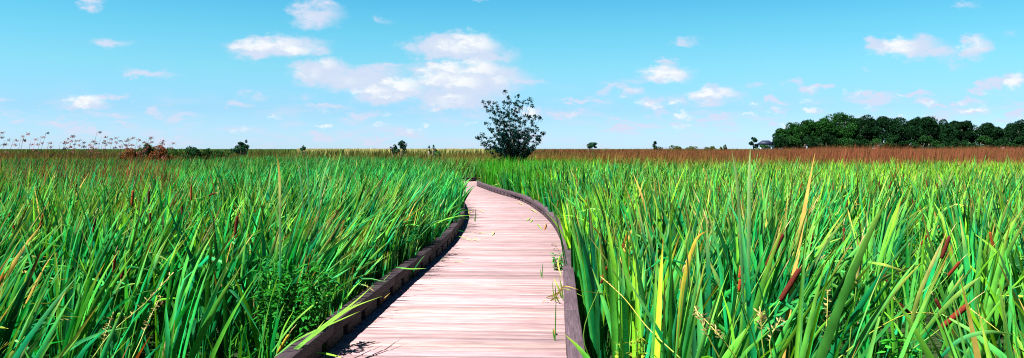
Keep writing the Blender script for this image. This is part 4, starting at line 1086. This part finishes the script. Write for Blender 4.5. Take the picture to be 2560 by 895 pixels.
def seed_grass(pts, label, col=(.50, .46, .10), head=.35, spread=.03):
    P = catmull([at(*p) for p in pts], 8); root = empty('seed_grass', tuple(P[0]), label, 'grass stalk', 'pale grass stalks gone to seed')
    m = MB(); n = len(P); m.tube(P, [.0035 - .002 * j / n for j in range(n)], 5, (.22, .34, .04), col)
    link('stem', m.mesh('stem', True), M_STALK, root)
    V = []; C = []; k0 = int(n * (1 - head))
    for j in range(k0, n):
        for _ in range(3):
            p = Vector(P[j]); d = Vector((random.uniform(-1, 1), random.uniform(-1, 1), random.uniform(-.2, 1))).normalized(); L_ = spread * random.uniform(.4, 1.2)
            s_ = d.cross(Vector((0, 1, .1))).normalized() * .0022; e = p + d * L_
            V += [tuple(p), tuple(e - s_ * 1.6 - d * .01), tuple(e), tuple(e + s_ * 1.6 - d * .01)]; C += [np.array((.62, .50, .20)) * random.uniform(.7, 1.2)] * 4
    link('seeds', mesh_np('seeds', V, np.arange(len(V)).reshape(-1, 4), np.array(C)), M_DRY, root)


seed_grass([(1702, 897, 3.6), (1620, 820, 3.8), (1560, 745, 3.9), (1500, 690, 4.0)], 'long yellow grass stalk slanting up left near the boardwalk', (.62, .50, .06), .3, .012)
seed_grass([(1800, 897, 3.5), (1780, 860, 3.5), (1755, 810, 3.5), (1738, 768, 3.55)], 'pale seed grass leaning left in the right foreground', head=.5, spread=.025)
seed_grass([(1842, 897, 3.5), (1815, 860, 3.5), (1790, 830, 3.5), (1742, 776, 3.6)], 'second pale seed grass leaning left just right of the first', head=.5, spread=.03)
seed_grass([(1912, 897, 3.6), (1905, 850, 3.6), (1903, 800, 3.6), (1900, 785, 3.6)], 'branching pale seed head at the bottom below the torn cattail', head=.5, spread=.04)
seed_grass([(1930, 897, 3.6), (1925, 850, 3.6), (1950, 800, 3.6)], 'short spreading seed grass beside the branching seed head', head=.5, spread=.03)
seed_grass([(2062, 897, 3.7), (2066, 830, 3.7), (2070, 725, 3.75)], 'upright straw seed head standing left of the pale sheath cattail', head=.6, spread=.03)
seed_grass([(2095, 897, 3.6), (2180, 830, 3.8), (2270, 785, 4.0), (2360, 785, 4.1)], 'thin yellow stalk arching right in front of the rust red cattail head', (.55, .50, .05), .3, .012)
seed_grass([(2560, 880, 4.2), (2500, 830, 4.2), (2430, 775, 4.3)], 'yellow stalk slanting up left beside the rust red cattail head', (.62, .50, .08), .3, .012)
seed_grass([(230, 897, 4.6), (280, 830, 4.7), (360, 760, 4.9), (425, 690, 5.1)], 'pale seed grass leaning right in the left foreground', head=.5, spread=.035)
seed_grass([(330, 897, 4.6), (352, 850, 4.7), (372, 800, 4.8), (402, 742, 4.9)], 'second pale seed grass in the left foreground, more upright', head=.5, spread=.03)
seed_grass([(250, 897, 4.7), (262, 840, 4.7), (280, 790, 4.8)], 'short straw seed grass at the bottom of the left foreground', head=.6, spread=.03)

# ------------------------------------------------------------------ camera and render settings
cam = bpy.data.cameras.new('camera'); co = bpy.data.objects.new('camera', cam); COL.objects.link(co); S.camera = co
co.location = (0, 0, EYE); co.rotation_euler = (math.radians(90), 0, 0)
cam.sensor_fit = 'HORIZONTAL'; cam.sensor_width = 36; cam.lens = 36 * FP / 2560
cam.shift_y = (HY - 447.5) / 2560; cam.clip_start = .05; cam.clip_end = 20000
S.view_settings.view_transform = 'Standard'; S.view_settings.look = 'None'; S.view_settings.gamma = 1; S.view_settings.exposure = 1.93
S.render.engine = 'CYCLES'
S.cycles.use_denoising = False
S.cycles.max_bounces = 6; S.cycles.diffuse_bounces = 1; S.cycles.glossy_bounces = 2; S.cycles.transmission_bounces = 3; S.cycles.transparent_max_bounces = 4
S.cycles.filter_width = 1.1
